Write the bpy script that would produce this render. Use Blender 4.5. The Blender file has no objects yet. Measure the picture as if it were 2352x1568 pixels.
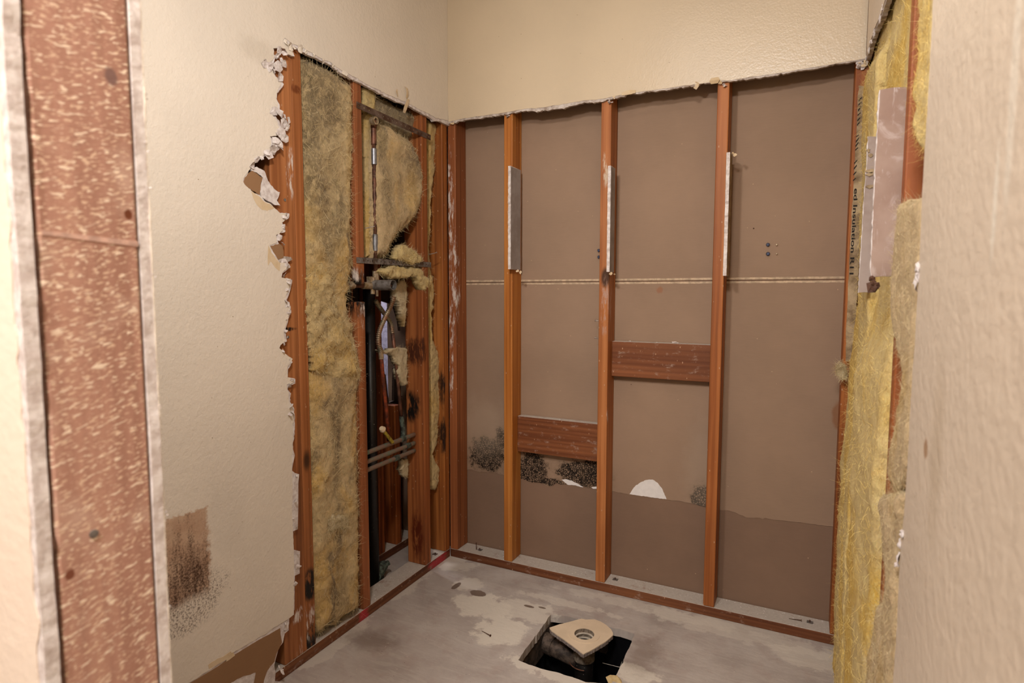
import bpy, bmesh, math, random
import numpy as np
from mathutils import Vector, Matrix
from mathutils.geometry import tessellate_polygon

sc = bpy.context.scene
col = sc.collection
R = random.Random(7)

# ------------------------------------------------------------------ camera
CX, CY, CZ, YAW, PIT, ROL, F = 1.373353, -2.152932, 1.161559, 0.460525, 0.079875, 0.001425, 1353.690695
fw = np.array([-math.sin(YAW)*math.cos(PIT), math.cos(YAW)*math.cos(PIT), -math.sin(PIT)])
rt = np.array([math.cos(YAW), math.sin(YAW), 0.0])
up = np.cross(rt, fw)
r2 = rt*math.cos(ROL) + up*math.sin(ROL)
u2 = -rt*math.sin(ROL) + up*math.cos(ROL)
CAM = np.array([CX, CY, CZ])
cd = bpy.data.cameras.new('camera')
cam = bpy.data.objects.new('camera', cd)
col.objects.link(cam)
cam.matrix_world = Matrix([[r2[0], u2[0], -fw[0], CX], [r2[1], u2[1], -fw[1], CY], [r2[2], u2[2], -fw[2], CZ], [0, 0, 0, 1]])
cd.sensor_width = 36.0
cd.lens = F*36.0/2352
cd.clip_start = 0.02
cd.dof.use_dof = True
cd.dof.focus_distance = 2.15
cd.dof.aperture_fstop = 5.0
sc.camera = cam

# ------------------------------------------------------------------ colour management, world, lights
sc.view_settings.view_transform = 'Standard'
sc.view_settings.look = 'None'
sc.view_settings.gamma = 1.0
sc.view_settings.use_curve_mapping = False
sc.view_settings.exposure = 0.1
sc.cycles.max_bounces = 5; sc.cycles.diffuse_bounces = 3; sc.cycles.glossy_bounces = 2; sc.cycles.transmission_bounces = 1; sc.cycles.transparent_max_bounces = 2
sc.cycles.caustics_reflective = False; sc.cycles.caustics_refractive = False
sc.cycles.use_adaptive_sampling = True; sc.cycles.adaptive_threshold = 0.06; sc.cycles.adaptive_min_samples = 20
w = bpy.data.worlds.new('world'); sc.world = w; w.use_nodes = True
w.node_tree.nodes['Background'].inputs[0].default_value = (1.0, 0.90, 0.78, 1)
w.node_tree.nodes['Background'].inputs[1].default_value = 0.05

def light(name, loc, power, colr, size, target=None, size_y=None):
    l = bpy.data.lights.new(name, 'AREA'); l.energy = power; l.color = colr
    l.shape = 'DISK' if size_y is None else 'RECTANGLE'
    l.size = size
    if size_y: l.size_y = size_y
    o = bpy.data.objects.new(name, l); col.objects.link(o); o.location = loc
    if target is not None:
        o.rotation_euler = (Vector(target)-Vector(loc)).to_track_quat('-Z', 'Y').to_euler()
    return o
light('vanity_light', (0.76, -1.62, 1.95), 9.6, (1.0, 0.96, 0.925), 0.13, (0.50, -0.1, 0.55))
light('room_ceiling_light', (0.80, -1.15, 2.425), 2.2, (1.0, 0.96, 0.925), 0.30, (0.80, -1.15, 0))
light('hall_ceiling_light', (1.12, -2.75, 2.40), 47.0, (1.0, 0.96, 0.925), 0.40, (0.95, -2.0, 0.6))
light('void_fill_light', (-0.75, 0.05, 1.9), 14.0, (0.95, 0.94, 1.0), 0.25, (-0.7, 0.55, 0.8))  # added fill lamp, brightens the far room seen through the wall cavity

# ------------------------------------------------------------------ helpers
def U(x, y, axis, val):
    """the point of the plane axis = val that stands at this place of the photograph"""
    d = fw + r2*(x-1176)/F + u2*(784-y)/F
    t = (val-CAM[axis])/d[axis]
    return CAM + t*d
def U2(pts, axis, val):
    ks = [i for i in range(3) if i != axis]
    return [(float(U(x, y, axis, val)[ks[0]]), float(U(x, y, axis, val)[ks[1]])) for x, y in pts]

def lin(c):
    return tuple(((v/255.0)/12.92 if v/255.0 <= 0.04045 else ((v/255.0+0.055)/1.055)**2.4) for v in c)

class M:
    def __init__(s): s.v = []; s.f = []; s.m = []
    def add(s, vs, fs, mi=0):
        b = len(s.v); s.v += [tuple(map(float, v)) for v in vs]; s.f += [tuple(b+i for i in f) for f in fs]; s.m += [mi]*len(fs)
        return s
    def box(s, a, b, mi=0, bev=0.0):
        bm = bmesh.new(); bmesh.ops.create_cube(bm, size=1)
        for v in bm.verts:
            v.co = Vector([(a[i]+b[i])/2 + v.co[i]*(b[i]-a[i]) for i in range(3)])
        if bev: bmesh.ops.bevel(bm, geom=list(bm.edges), offset=bev, segments=2, affect='EDGES', profile=0.5)
        bm.verts.index_update()
        s.add([v.co[:] for v in bm.verts], [[v.index for v in f.verts] for f in bm.faces], mi); bm.free()
        return s
    def tube(s, pts, rad, n=12, mi=0, caps=True):
        pts = [Vector(p) for p in pts]
        rr = rad if isinstance(rad, (list, tuple)) else [rad]*len(pts)
        rings = []; prev = None
        for i, p in enumerate(pts):
            t = (pts[min(i+1, len(pts)-1)]-pts[max(i-1, 0)]).normalized()
            if prev is None:
                a = t.orthogonal().normalized()
            else:
                a = (prev-t*prev.dot(t)).normalized()
            prev = a; b = t.cross(a)
            rings.append([p+(a*math.cos(2*math.pi*k/n)+b*math.sin(2*math.pi*k/n))*rr[i] for k in range(n)])
        vs = [q for r in rings for q in r]; fs = []
        for i in range(len(pts)-1):
            for k in range(n):
                fs.append((i*n+k, i*n+(k+1) % n, (i+1)*n+(k+1) % n, (i+1)*n+k))
        if caps:
            fs.append(tuple(reversed(range(n)))); fs.append(tuple(range((len(pts)-1)*n, len(pts)*n)))
        return s.add(vs, fs, mi)
    def hollow(s, p0, p1, ro, ri, n=24, mi=0):
        """open-ended pipe with wall thickness"""
        p0 = Vector(p0); p1 = Vector(p1); t = (p1-p0).normalized(); a = t.orthogonal().normalized(); b = t.cross(a); vs = []
        for p, r in ((p0, ro), (p1, ro), (p1, ri), (p0, ri)):
            vs += [p+(a*math.cos(2*math.pi*k/n)+b*math.sin(2*math.pi*k/n))*r for k in range(n)]
        fs = []
        for i in range(4):
            j = (i+1) % 4
            for k in range(n): fs.append((i*n+k, i*n+(k+1) % n, j*n+(k+1) % n, j*n+k))
        return s.add(vs, fs, mi)
    def prism(s, poly, axis, v0, v1, holes=(), mi=0):
        loops = [[Vector((p[0], p[1], 0)) for p in poly]]+[[Vector((p[0], p[1], 0)) for p in h] for h in holes]
        flat = [q for l in loops for q in l]
        tris = tessellate_polygon(loops)
        def P(q, val):
            c = [q[0], q[1]]; c.insert(axis, val); return c
        n = len(flat); vs = [P(q, v0) for q in flat]+[P(q, v1) for q in flat]; fs = []
        for t in tris:
            fs.append(tuple(t)); fs.append(tuple(n+i for i in reversed(t)))
        o = 0
        for l in loops:
            m = len(l)
            for i in range(m):
                j = (i+1) % m; fs.append((o+i, o+j, n+o+j, n+o+i))
            o += m
        return s.add(vs, fs, mi)

def obj(name, m, mats, parent=None, label=None, cat=None, group=None, kind=None, smooth=False, origin=None):
    vs = np.array(m.v)
    if origin is None: origin = (vs[:, 0].mean(), vs[:, 1].mean(), vs[:, 2].min())
    origin = Vector(origin)
    me = bpy.data.meshes.new(name)
    me.from_pydata([tuple(v) for v in (vs-np.array(origin))], [], m.f)
    if not isinstance(mats, (list, tuple)): mats = [mats]
    for mt in mats: me.materials.append(mt)
    me.polygons.foreach_set('material_index', m.m)
    bm = bmesh.new(); bm.from_mesh(me); bmesh.ops.recalc_face_normals(bm, faces=bm.faces); bm.to_mesh(me); bm.free()
    if smooth: me.polygons.foreach_set('use_smooth', [True]*len(me.polygons))
    me.update()
    o = bpy.data.objects.new(name, me); col.objects.link(o)
    if parent is not None:
        o.parent = parent; wl = Vector(parent.location)
        if parent.parent: wl += Vector(parent.parent.location)
        o.location = origin-wl
    else: o.location = origin
    if label: o['label'] = label
    if cat: o['category'] = cat
    if group: o['group'] = group
    if kind: o['kind'] = kind
    return o
def thing(name, loc, label, cat, group=None):
    o = bpy.data.objects.new(name, None); col.objects.link(o); o.location = loc; o.empty_display_size = 0.05
    o['label'] = label; o['category'] = cat
    if group: o['group'] = group
    return o

# vectorised value noise
def _h(ix, iy, iz, s):
    n = (ix*374761393+iy*668265263+iz*2147483647+s*974634777) & 0xffffffff
    n = ((n ^ (n >> 13))*1274126177) & 0xffffffff
    return ((n ^ (n >> 16)) & 0xffff)/32767.5-1.0
def vnoise(p, s=0):
    i = np.floor(p).astype(np.int64); f = p-i; f = f*f*(3-2*f); o = 0
    for dx in (0, 1):
        for dy in (0, 1):
            for dz in (0, 1):
                wt = (f[:, 0] if dx else 1-f[:, 0])*(f[:, 1] if dy else 1-f[:, 1])*(f[:, 2] if dz else 1-f[:, 2])
                o = o+wt*_h(i[:, 0]+dx, i[:, 1]+dy, i[:, 2]+dz, s)
    return o
def fbm(p, octv=4, s=0):
    o = 0; a = 1.0
    for k in range(octv):
        o = o+a*vnoise(p*(2.03**k)+k*11.7, s+k); a *= 0.55
    return o

def rag(pts, amp, step, seed, closed=False, sel=None):
    """break straight edges of an outline into a torn edge"""
    rr = random.Random(seed); out = []; n = len(pts)
    for i in range(n if closed else n-1):
        a = pts[i]; b = pts[(i+1) % n]; out.append(a)
        L = math.hypot(b[0]-a[0], b[1]-a[1]); k = int(L/step)
        if L < 1e-6 or (sel and not sel(a, b)): continue
        nx, ny = -(b[1]-a[1])/L, (b[0]-a[0])/L
        for j in range(1, k):
            t = (j+rr.uniform(-.3, .3))/k; d = rr.gauss(0, amp)
            out.append((a[0]+(b[0]-a[0])*t+nx*d, a[1]+(b[1]-a[1])*t+ny*d))
    if not closed: out.append(pts[-1])
    return out

# ------------------------------------------------------------------ materials
class NT:
    def __init__(s, name, rough=0.7, spec=0.3, metal=0.0):
        s.mat = bpy.data.materials.new(name); s.mat.use_nodes = True; s.t = s.mat.node_tree; s.n = s.t.nodes; s.l = s.t.links
        s.b = s.n['Principled BSDF']; s.b.inputs['Roughness'].default_value = rough
        s.b.inputs['Specular IOR Level'].default_value = spec; s.b.inputs['Metallic'].default_value = metal
        s.tc = s.n.new('ShaderNodeTexCoord'); s.geo = s.n.new('ShaderNodeNewGeometry'); s.oi = None
    def obj_co(s, scale=(1, 1, 1), rnd=True):
        mp = s.n.new('ShaderNodeMapping'); mp.inputs['Scale'].default_value = scale
        if rnd:
            if s.oi is None: s.oi = s.n.new('ShaderNodeObjectInfo')
            mm = s.n.new('ShaderNodeMath'); mm.operation = 'MULTIPLY'; mm.inputs[1].default_value = 37.0; s.l.new(s.oi.outputs['Random'], mm.inputs[0])
            s.l.new(mm.outputs[0], mp.inputs['Location'])
        s.l.new(s.tc.outputs['Object'], mp.inputs['Vector']); return mp.outputs[0]
    def pos(s, scale=(1, 1, 1)):
        mp = s.n.new('ShaderNodeMapping'); mp.inputs['Scale'].default_value = scale; s.l.new(s.geo.outputs['Position'], mp.inputs['Vector']); return mp.outputs[0]
    def noise(s, vec, scale, detail=4, rough=0.5, dist=0.0):
        n = s.n.new('ShaderNodeTexNoise'); n.inputs['Scale'].default_value = scale; n.inputs['Detail'].default_value = detail
        n.inputs['Roughness'].default_value = rough; n.inputs['Distortion'].default_value = dist; s.l.new(vec, n.inputs['Vector']); return n.outputs['Fac']
    def vor(s, vec, scale, feature='F1'):
        n = s.n.new('ShaderNodeTexVoronoi'); n.feature = feature; n.inputs['Scale'].default_value = scale; s.l.new(vec, n.inputs['Vector']); return n.outputs['Distance']
    def ramp(s, fac, stops, interp='LINEAR'):
        r = s.n.new('ShaderNodeValToRGB'); r.color_ramp.interpolation = interp; e = r.color_ramp.elements
        e[0].position = stops[0][0]; e[0].color = (*stops[0][1], 1); e[1].position = stops[-1][0]; e[1].color = (*stops[-1][1], 1)
        for p, c in stops[1:-1]:
            x = e.new(p); x.color = (*c, 1)
        s.l.new(fac, r.inputs[0]); return r.outputs[0]
    def step(s, fac, a, b):
        m = s.n.new('ShaderNodeMapRange'); m.interpolation_type = 'SMOOTHSTEP'; m.inputs['From Min'].default_value = a; m.inputs['From Max'].default_value = b
        s.l.new(fac, m.inputs['Value']); return m.outputs[0]
    def math(s, op, a, b=None, clamp=False):
        m = s.n.new('ShaderNodeMath'); m.operation = op; m.use_clamp = clamp
        for i, v in enumerate((a, b)):
            if v is None: continue
            if isinstance(v, (int, float)): m.inputs[i].default_value = v
            else: s.l.new(v, m.inputs[i])
        return m.outputs[0]
    def mix(s, fac, a, b, mode='MIX'):
        m = s.n.new('ShaderNodeMix'); m.data_type = 'RGBA'; m.blend_type = mode
        for i, v in ((0, fac), (6, a), (7, b)):
            if isinstance(v, (int, float)): m.inputs[i].default_value = v
            elif isinstance(v, tuple): m.inputs[i].default_value = (*v, 1)
            else: s.l.new(v, m.inputs[i])
        return m.outputs[2]
    def mark(s, c, r, soft=0.25, nz=0.5, nscale=30, nsc=(1, 1, 1)):
        """mask of a stain: 1 inside the ellipsoid round c with radii r, with a ragged edge"""
        a = s.n.new('ShaderNodeVectorMath'); a.operation = 'SUBTRACT'; s.l.new(s.geo.outputs['Position'], a.inputs[0]); a.inputs[1].default_value = tuple(map(float, c))
        d = s.n.new('ShaderNodeVectorMath'); d.operation = 'DIVIDE'; s.l.new(a.outputs[0], d.inputs[0]); d.inputs[1].default_value = r
        q = s.n.new('ShaderNodeVectorMath'); q.operation = 'LENGTH'; s.l.new(d.outputs[0], q.inputs[0])
        key = (nscale, tuple(nsc))
        if not hasattr(s, 'cache'): s.cache = {}
        if key not in s.cache: s.cache[key] = s.noise(s.pos(nsc), nscale, 4, 0.65)
        n = s.cache[key]
        v = s.math('ADD', q.outputs['Value'], s.math('MULTIPLY', s.math('SUBTRACT', n, 0.5), nz*2))
        v = s.math('SUBTRACT', 1.0, v)
        return s.step(v, -soft*0.5, soft*0.5)
    def bump(s, h, strength=0.3, dist=0.002):
        b = s.n.new('ShaderNodeBump'); b.inputs['Strength'].default_value = strength; b.inputs['Distance'].default_value = dist; s.l.new(h, b.inputs['Height'])
        s.l.new(b.outputs[0], s.b.inputs['Normal'])
    def base(s, c):
        if isinstance(c, tuple): s.b.inputs['Base Color'].default_value = (*c, 1)
        else: s.l.new(c, s.b.inputs['Base Color'])
        return s

def paint(name, c, marks=None, bscale=170, bst=0.35, rough=0.42, spec=0.4):
    t = NT(name, rough, spec)
    p = t.pos()
    n = t.noise(p, 2.3, 3); c1 = t.mix(t.step(n, 0.3, 0.75), lin(c), lin(tuple(v*0.955 for v in c)))
    sp = t.vor(t.pos(), 21); c1 = t.mix(t.step(sp, 0.035, 0.02), c1, lin((140, 118, 90)))
    if marks: c1 = marks(t, c1)
    t.base(c1)
    h = t.math('ADD', t.noise(p, bscale, 2, 0.5), t.math('MULTIPLY', t.noise(p, bscale*0.37, 2), 0.8))
    t.bump(h, bst, 0.0022)
    return t.mat

def wood(name, ca, cb, axis=2, marks=(), smear=0.0, dust=0.0, rough=0.55, knots=True):
    t = NT(name, rough, 0.3)
    s1 = [34, 34, 34]; s1[axis] = 1.1
    s2 = [150, 150, 150]; s2[axis] = 2.0
    v1 = t.obj_co(tuple(s1)); v2 = t.obj_co(tuple(s2))
    n1 = t.noise(v1, 1.0, 6, 0.55, 0.6); n2 = t.noise(v2, 1.0, 3, 0.5)
    wv = t.n.new('ShaderNodeTexWave'); wv.wave_type = 'RINGS'; wv.rings_direction = 'XYZ'[axis]
    s3 = [9, 9, 9]; s3[axis] = 0.35
    wv.inputs['Scale'].default_value = 2.4; wv.inputs['Distortion'].default_value = 6; wv.inputs['Detail'].default_value = 2; wv.inputs['Detail Scale'].default_value = 1.2
    t.l.new(t.obj_co(tuple(s3)), wv.inputs['Vector'])
    f = t.math('ADD', t.math('MULTIPLY', n1, 0.78), t.math('MULTIPLY', wv.outputs['Fac'], 0.10))
    f = t.math('ADD', f, t.math('MULTIPLY', n2, 0.16))
    ca = (ca[0]*.96, ca[1]*.94, ca[2]*.85); cb = (cb[0]*.94, cb[1]*.92, cb[2]*.81)
    c = t.ramp(f, [(0.22, lin(tuple(v*0.70 for v in cb))), (0.46, lin(cb)), (0.66, lin(ca)), (0.9, lin(tuple(min(255, v*1.10) for v in ca)))])
    big = t.noise(t.obj_co(tuple(3 if i != axis else 1.6 for i in range(3))), 1.0, 3); c = t.mix(t.math('MULTIPLY', t.step(big, 0.45, 0.7), 0.35), c, lin(tuple(v*0.8 for v in cb)))
    if knots:
        sk = [5, 5, 5]; sk[axis] = 2.2
        k = t.vor(t.obj_co(tuple(sk)), 1.0)
        c = t.mix(t.step(k, 0.11, 0.05), c, lin(tuple(v*0.45 for v in cb)))
    if smear:
        sm = [26, 26, 26]; sm[axis] = 9
        q = t.noise(t.obj_co(tuple(sm)), 1.0, 7, 0.7)
        c = t.mix(t.step(q, 0.74-smear*0.2, 0.78-smear*0.2), c, lin((205, 190, 178)))
    sp = t.vor(t.obj_co((52, 52, 22)), 1.0)
    c = t.mix(t.step(sp, 0.10, 0.05), c, lin((188, 150, 118)))
    for mk in marks:
        cc, r, colr = mk[:3]; nz = mk[3] if len(mk) > 3 else 0.6
        nsc = [1, 1, 1]; nsc[axis] = 0.35
        mk_ = t.mark(cc, r, 0.7, nz, 60, tuple(nsc))
        brk = [70, 70, 70]; brk[axis] = 16
        if not hasattr(t, 'brk'): t.brk = t.noise(t.pos(tuple(brk)), 1.0, 4, 0.7)
        lum = sum(colr)/3
        if lum > 120: mk_ = t.math('MULTIPLY', mk_, t.step(t.brk, 0.46, 0.60))
        else: mk_ = t.math('MULTIPLY', mk_, t.step(t.brk, 0.34, 0.50))
        c = t.mix(mk_, c, lin(colr))
    if dust:
        sx = t.n.new('ShaderNodeSeparateXYZ'); t.l.new(t.geo.outputs['True Normal'], sx.inputs[0])
        up_ = t.step(sx.outputs[2], 0.5, 0.8)
        dn = t.noise(t.pos(), 30, 6, 0.7)
        up_ = t.math('MULTIPLY', up_, t.step(dn, 0.5-dust*0.3, 0.62-dust*0.3))
        dc = t.mix(t.noise(t.pos(), 120, 4), lin((172, 160, 148)), lin((205, 195, 184)))
        c = t.mix(up_, c, dc)
        q = t.noise(t.pos((1, 1, 2)), 22, 8, 0.75)
        c = t.mix(t.math('MULTIPLY', t.step(q, 0.54, 0.68), .8), c, lin((160, 134, 118)))
    t.base(c); t.bump(f, 0.25, 0.0012)
    return t.mat

def paper(name, c, marks=None, dots=True, rough=0.8):
    t = NT(name, rough, 0.15)
    n = t.noise(t.pos(), 3.0, 4, 0.6); c1 = t.mix(t.step(n, 0.3, 0.7), lin(c), lin(tuple(v*0.93 for v in c)))
    fb = t.noise(t.pos((40, 40, 300)), 1.0, 3); c1 = t.mix(t.math('MULTIPLY', fb, 0.25), c1, lin(tuple(v*1.1 for v in c)))
    if dots:
        v = t.vor(t.pos(), 8.5); c1 = t.mix(t.step(v, 0.028, 0.018), c1, lin((62, 38, 26)))
        v = t.vor(t.pos((1.3, 1.3, 1.3)), 13); c1 = t.mix(t.step(v, 0.035, 0.02), c1, lin((190, 160, 130)))
    if marks: c1 = marks(t, c1)
    t.base(c1); t.bump(t.noise(t.pos((60, 60, 240)), 1.0, 4), 0.12, 0.001)
    return t.mat

def simple(name, c, rough=0.6, metal=0.0, spec=0.4, var=0.18, scale=60, c2=None, bst=0.2, thr=(0.35, 0.65)):
    t = NT(name, rough, spec, metal)
    n = t.noise(t.pos(), scale, 5, 0.65)
    t.base(t.mix(t.step(n, *thr), lin(c), lin(c2 if c2 else tuple(v*(1-var) for v in c))))
    if bst: t.bump(t.noise(t.pos(), scale*2.5, 4), bst, 0.001)
    return t.mat

def wool(name, cl, cd, cy, yellow=0.5, dark=0.5, scale=9.0, marks=()):
    """glass wool: light, dark (dirty) and yellow tones in cloudy patches"""
    t = NT(name, 0.95, 0.05)
    p = t.pos((1, 1, 0.6))
    n1 = t.noise(p, scale, 6, 0.62, 0.5); n2 = t.noise(t.pos((1, 1, 0.8)), scale*0.45, 4, 0.55, 0.3)
    n3 = t.noise(t.pos((1, 1, 0.7)), 75, 5, 0.7, 0.8)
    c = t.mix(t.step(n2, 0.62-yellow*0.25, 0.78-yellow*0.25), lin(cl), lin(cy))
    c = t.mix(t.step(n1, 0.80-dark*0.42, 0.95-dark*0.42), c, lin(cd))
    for cc_, rr_, col_, f_ in marks:
        c = t.mix(t.math('MULTIPLY', t.mark(cc_, rr_, 1.1, 0.55, 16), f_), c, lin(col_))
    c = t.mix(t.math('MULTIPLY', t.step(n3, 0.42, 0.75), 0.55), c, lin(tuple(min(255, v*1.13+6) for v in cl)))
    c = t.mix(t.math('MULTIPLY', t.step(n3, 0.46, 0.3), 0.35), c, lin(tuple(v*0.7 for v in cd)))
    t.base(c); t.b.inputs['Sheen Weight'].default_value = 0.15
    t.bump(t.math('ADD', n3, t.noise(t.pos((1.4, 1.4, 1)), 210, 4, 0.7, 1.5)), 0.85, 0.004)
    return t.mat

# --- paint of the left wall with its water stain
SY0 = float(U(372, 1300, 0, .013)[1]); SY1 = float(U(480, 1230, 0, .013)[1])
SZt = float(U(478, 1160, 0, .013)[2]); SZb = float(U(470, 1330, 0, .013)[2])
def left_marks(t, c):
    sx = t.n.new('ShaderNodeSeparateXYZ'); t.l.new(t.geo.outputs['Position'], sx.inputs[0])
    j = t.math('MULTIPLY', t.math('SUBTRACT', t.noise(t.pos(), 45, 5, 0.7), 0.5), 0.045)
    y = t.math('ADD', sx.outputs[1], j); z = t.math('ADD', sx.outputs[2], j)
    inside = t.math('MULTIPLY', t.step(y, SY1+0.006, SY1-0.006), t.math('MULTIPLY', t.step(z, SZt+0.004, SZt-0.004), t.step(z, SZb-0.05, SZb-0.02)))
    grime = t.noise(t.pos((1, 42, 5)), 1.0, 7, 0.68)
    grow = t.step(sx.outputs[2], SZt, SZb)
    g = t.math('ADD', grime, t.math('MULTIPLY', grow, 0.26))
    speck = t.noise(t.pos(), 210, 5, 0.75)
    g2 = t.math('ADD', g, t.math('MULTIPLY', t.math('SUBTRACT', speck, 0.5), 1.1))
    tan = t.mix(t.step(t.noise(t.pos(), 20, 4), .3, .7), lin((200, 170, 144)), lin((184, 150, 124)))
    stain = t.mix(t.step(g2, 0.50, 0.98), tan, lin((62, 36, 20)))
    c = t.mix(inside, c, stain)
    # mould that spreads below and beside the patch
    low = t.mark((0.013, SY0*0.5+SY1*0.5-0.02, SZb-0.03), (0.05, 0.115, 0.085), 0.5, 0.5, 25)
    low = t.math('MULTIPLY', low, t.step(speck, 0.46, 0.62))
    low = t.math('MULTIPLY', low, t.math('SUBTRACT', 1.0, t.math('MULTIPLY', inside, 0.8)))
    c = t.mix(t.math('MULTIPLY', low, 0.8), c, lin((88, 66, 54)))
    side = t.mark((0.013, SY1+0.05, SZt-0.05), (0.05, 0.06, 0.10), 1.2, 0.4, 25)
    c = t.mix(t.math('MULTIPLY', side, 0.12), c, lin((150, 140, 132)))
    dirt = t.mark(U(600, 120, 0, .013), (0.05, 0.07, 0.03), 1.0, 0.9, 40)
    c = t.mix(t.math('MULTIPLY', dirt, 0.15), c, lin((150, 132, 105)))
    return c
M_left = paint('cream_paint_left', (230, 218, 202), left_marks, 120, 0.55, 0.5, 0.3)
M_back = paint('cream_paint_back', (211, 192, 164), None, 150, 0.26, 0.30, 0.5)
def right_marks(t, c):
    for (x, y, ry, rz, f) in ((2285, 470, .006, .045, .8), (2330, 170, .010, .10, .6), (2215, 420, .0, .0, 0)):
        if f: c = t.mix(t.math('MULTIPLY', t.mark(U(x, y, 0, 1.511), (0.05, ry, rz), 0.8, 0.35, 60), f), c, lin((244, 236, 220)))
    c = t.mix(t.math('MULTIPLY', t.mark(U(2150, 1040, 0, 1.511), (0.05, .03, .09), 1.3, 0.6, 30), 0.6), c, lin((200, 182, 158)))
    c = t.mix(t.math('MULTIPLY', t.mark(U(2126, 1030, 0, 1.511), (0.05, .012, .012), 0.5, 0.5, 90), 0.8), c, lin((168, 128, 92)))
    return c
M_right = paint('cream_paint_right', (230, 213, 192), right_marks, 75, 0.6, 0.42, 0.35)
M_hall = paint('cream_paint_hall', (240, 222, 204), None, 80, 0.4)
M_ceil = simple('ceiling_white', (222, 212, 196), 0.8)
M_gyp = simple('gypsum', (228, 220, 216), 0.9, c2=(196, 182, 176), scale=60, bst=0.8)
M_gyp_dirty = simple('dirty_gypsum', (205, 194, 186), 0.9, c2=(150, 132, 118), scale=40, bst=0.6)
M_tan = simple('torn_tan_paper', (206, 180, 142), 0.85, c2=(216, 194, 162), scale=30)
M_kraftbrown = paper('brown_board_paper', (152, 116, 84))

def P1(x, y): return U(x, y, 1, .089)
def mold_marks(t, c):
    crack = t.vor(t.pos(), 120, 'DISTANCE_TO_EDGE'); blot = t.noise(t.pos(), 95, 4, 0.7)
    cr = t.math('ADD', t.step(crack, 0.22, 0.05), t.step(blot, 0.50, 0.58), True)
    for x, y, rx, rz in ((1118, 1044, .075, .068), (1150, 1010, .02, .05), (1222, 1078, .058, .072), (1338, 1088, .090, .048), (1365, 1075, .04, .06), (1270, 1108, .05, .016), (1611, 1150, .030, .055), (1225, 1046, .03, .015)):
        m = t.mark(P1(x, y), (rx*1.15, 0.05, rz*1.12), 0.35, 0.75, 38)
        halo = t.mark(P1(x, y), (rx*1.3, 0.05, rz*1.3), 1.0, 0.6, 38)
        c = t.mix(t.math('MULTIPLY', halo, 0.38), c, lin((96, 76, 54)))
        c = t.mix(t.math('MULTIPLY', m, cr), c, lin((34, 27, 22)))
    c = t.mix(t.math('MULTIPLY', t.mark(P1(1110, 980), (.10, .05, .12), 1.2, .6, 18), 0.30), c, lin((186, 166, 144)))
    c = t.mix(t.math('MULTIPLY', t.mark(P1(1610, 1080), (.06, .05, .16), 1.2, .6, 18), 0.25), c, lin((176, 158, 138)))
    c = t.mix(t.math('MULTIPLY', t.mark(P1(1928, 955), (.022, .05, .05), .5, .3, 30), 0.6), c, lin((128, 78, 42)))
    c = t.mix(t.math('MULTIPLY', t.mark(P1(1515, 665), (.012, .05, .012), .6, .8, 60), 0.5), c, lin((150, 92, 60)))
    return c
M_rear = paper('rear_board_paper', (153, 127, 106), mold_marks)
M_rearlow = paper('rear_board_paper_low', (132, 106, 88), None)  # darker lower board; dimmer light near the floor is partly in this colour
M_edgepaper = simple('board_edge_paper', (206, 180, 150), 0.8)

CO, CR = (184, 122, 82), (150, 92, 58)
def wm(n, ca, cb, **k): return wood(n, ca, cb, **k)
BLK = (22, 18, 15); WHT = (214, 200, 190); DRK = (74, 38, 20)
def XL(x, y, v=0.0): return U(x, y, 0, v)
W_A = wm('stud_left_wide', CO, CR, smear=0.22, marks=[(XL(672, 400), (.03, .02, .06), WHT, 1.0), (XL(690, 1515), (.03, .012, .07), (190, 160, 140), .9), (XL(660, 756), (.02, .03, .006), BLK, .4), (XL(690, 1410), (.02, .03, .02), WHT, .9)])
W_B = wm('stud_left_narrow', (188, 122, 80), (160, 98, 60), marks=[(XL(714, 1330), (.03, .03, .035), BLK, .4), (XL(714, 1385-30), (.03, .03, .03), BLK, .5), (XL(718, 1470), (.03, .03, .05), BLK, .5), (XL(715, 1430), (.03, .02, .05), WHT, .9), (XL(680, 205), (.02, .02, .012), (110, 56, 24), .3)])
W_C = wm('stud_valve', (180, 114, 78), (148, 88, 58), smear=0.15, marks=[((-.03, -.556, 1.165), (.12, .05, .075), BLK, .5), (XL(832, 700), (.03, .015, .07), WHT, 1.0), (XL(825, 630), (.03, .02, .02), WHT, 1.0)])
W_D = wm('stud_left_far', (182, 114, 70), (144, 82, 48), smear=0.10, marks=[((-.07, -.19, .70), (.05, .02, .06), BLK, .5), ((-.03, -.19, .93), (.06, .02, .05), (70, 34, 18), .8), ((-.04, -.19, .16), (.03, .02, .09), (92, 36, 14), .5)])
W_E = wm('stud_corner', (190, 122, 66), (150, 88, 46), marks=[(XL(1018, 885), (.03, .015, .09), (40, 24, 16), .6), (XL(1020, 1000), (.03, .015, .07), (40, 24, 16), .6)])
W_F = wm('stud_corner_white', (178, 112, 74), (148, 86, 54), smear=0.15, marks=[((.008, 0, 1.52), (.02, .03, .22), WHT, .9), ((.03, 0, 1.2), (.014, .03, .18), WHT, 1.1), ((.012, 0, .9), (.01, .03, .2), WHT, 1.2)])
W_1 = wm('stud_orange', (204, 138, 74), (178, 108, 50))
W_2 = wm('stud_back_mid', (194, 128, 82), (166, 100, 58), smear=0.03, marks=[((.70, 0, 1.12), (.02, .04, .09), (176, 140, 122), .8), ((.715, 0.01, .70), (.01, .01, .03), WHT, .3), ((.69, 0, 1.62), (.012, .03, .05), (200, 176, 150), 1.1)])
W_3 = wm('stud_back_right', (188, 120, 72), (158, 92, 50))
W_4 = wm('stud_back_end', (188, 116, 62), (152, 84, 42))
W_R = wm('stud_right', (190, 118, 72), (156, 88, 50), marks=[((1.53, -.89, 1.3), (.05, .05, .3), (150, 84, 46), .5)])
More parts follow.
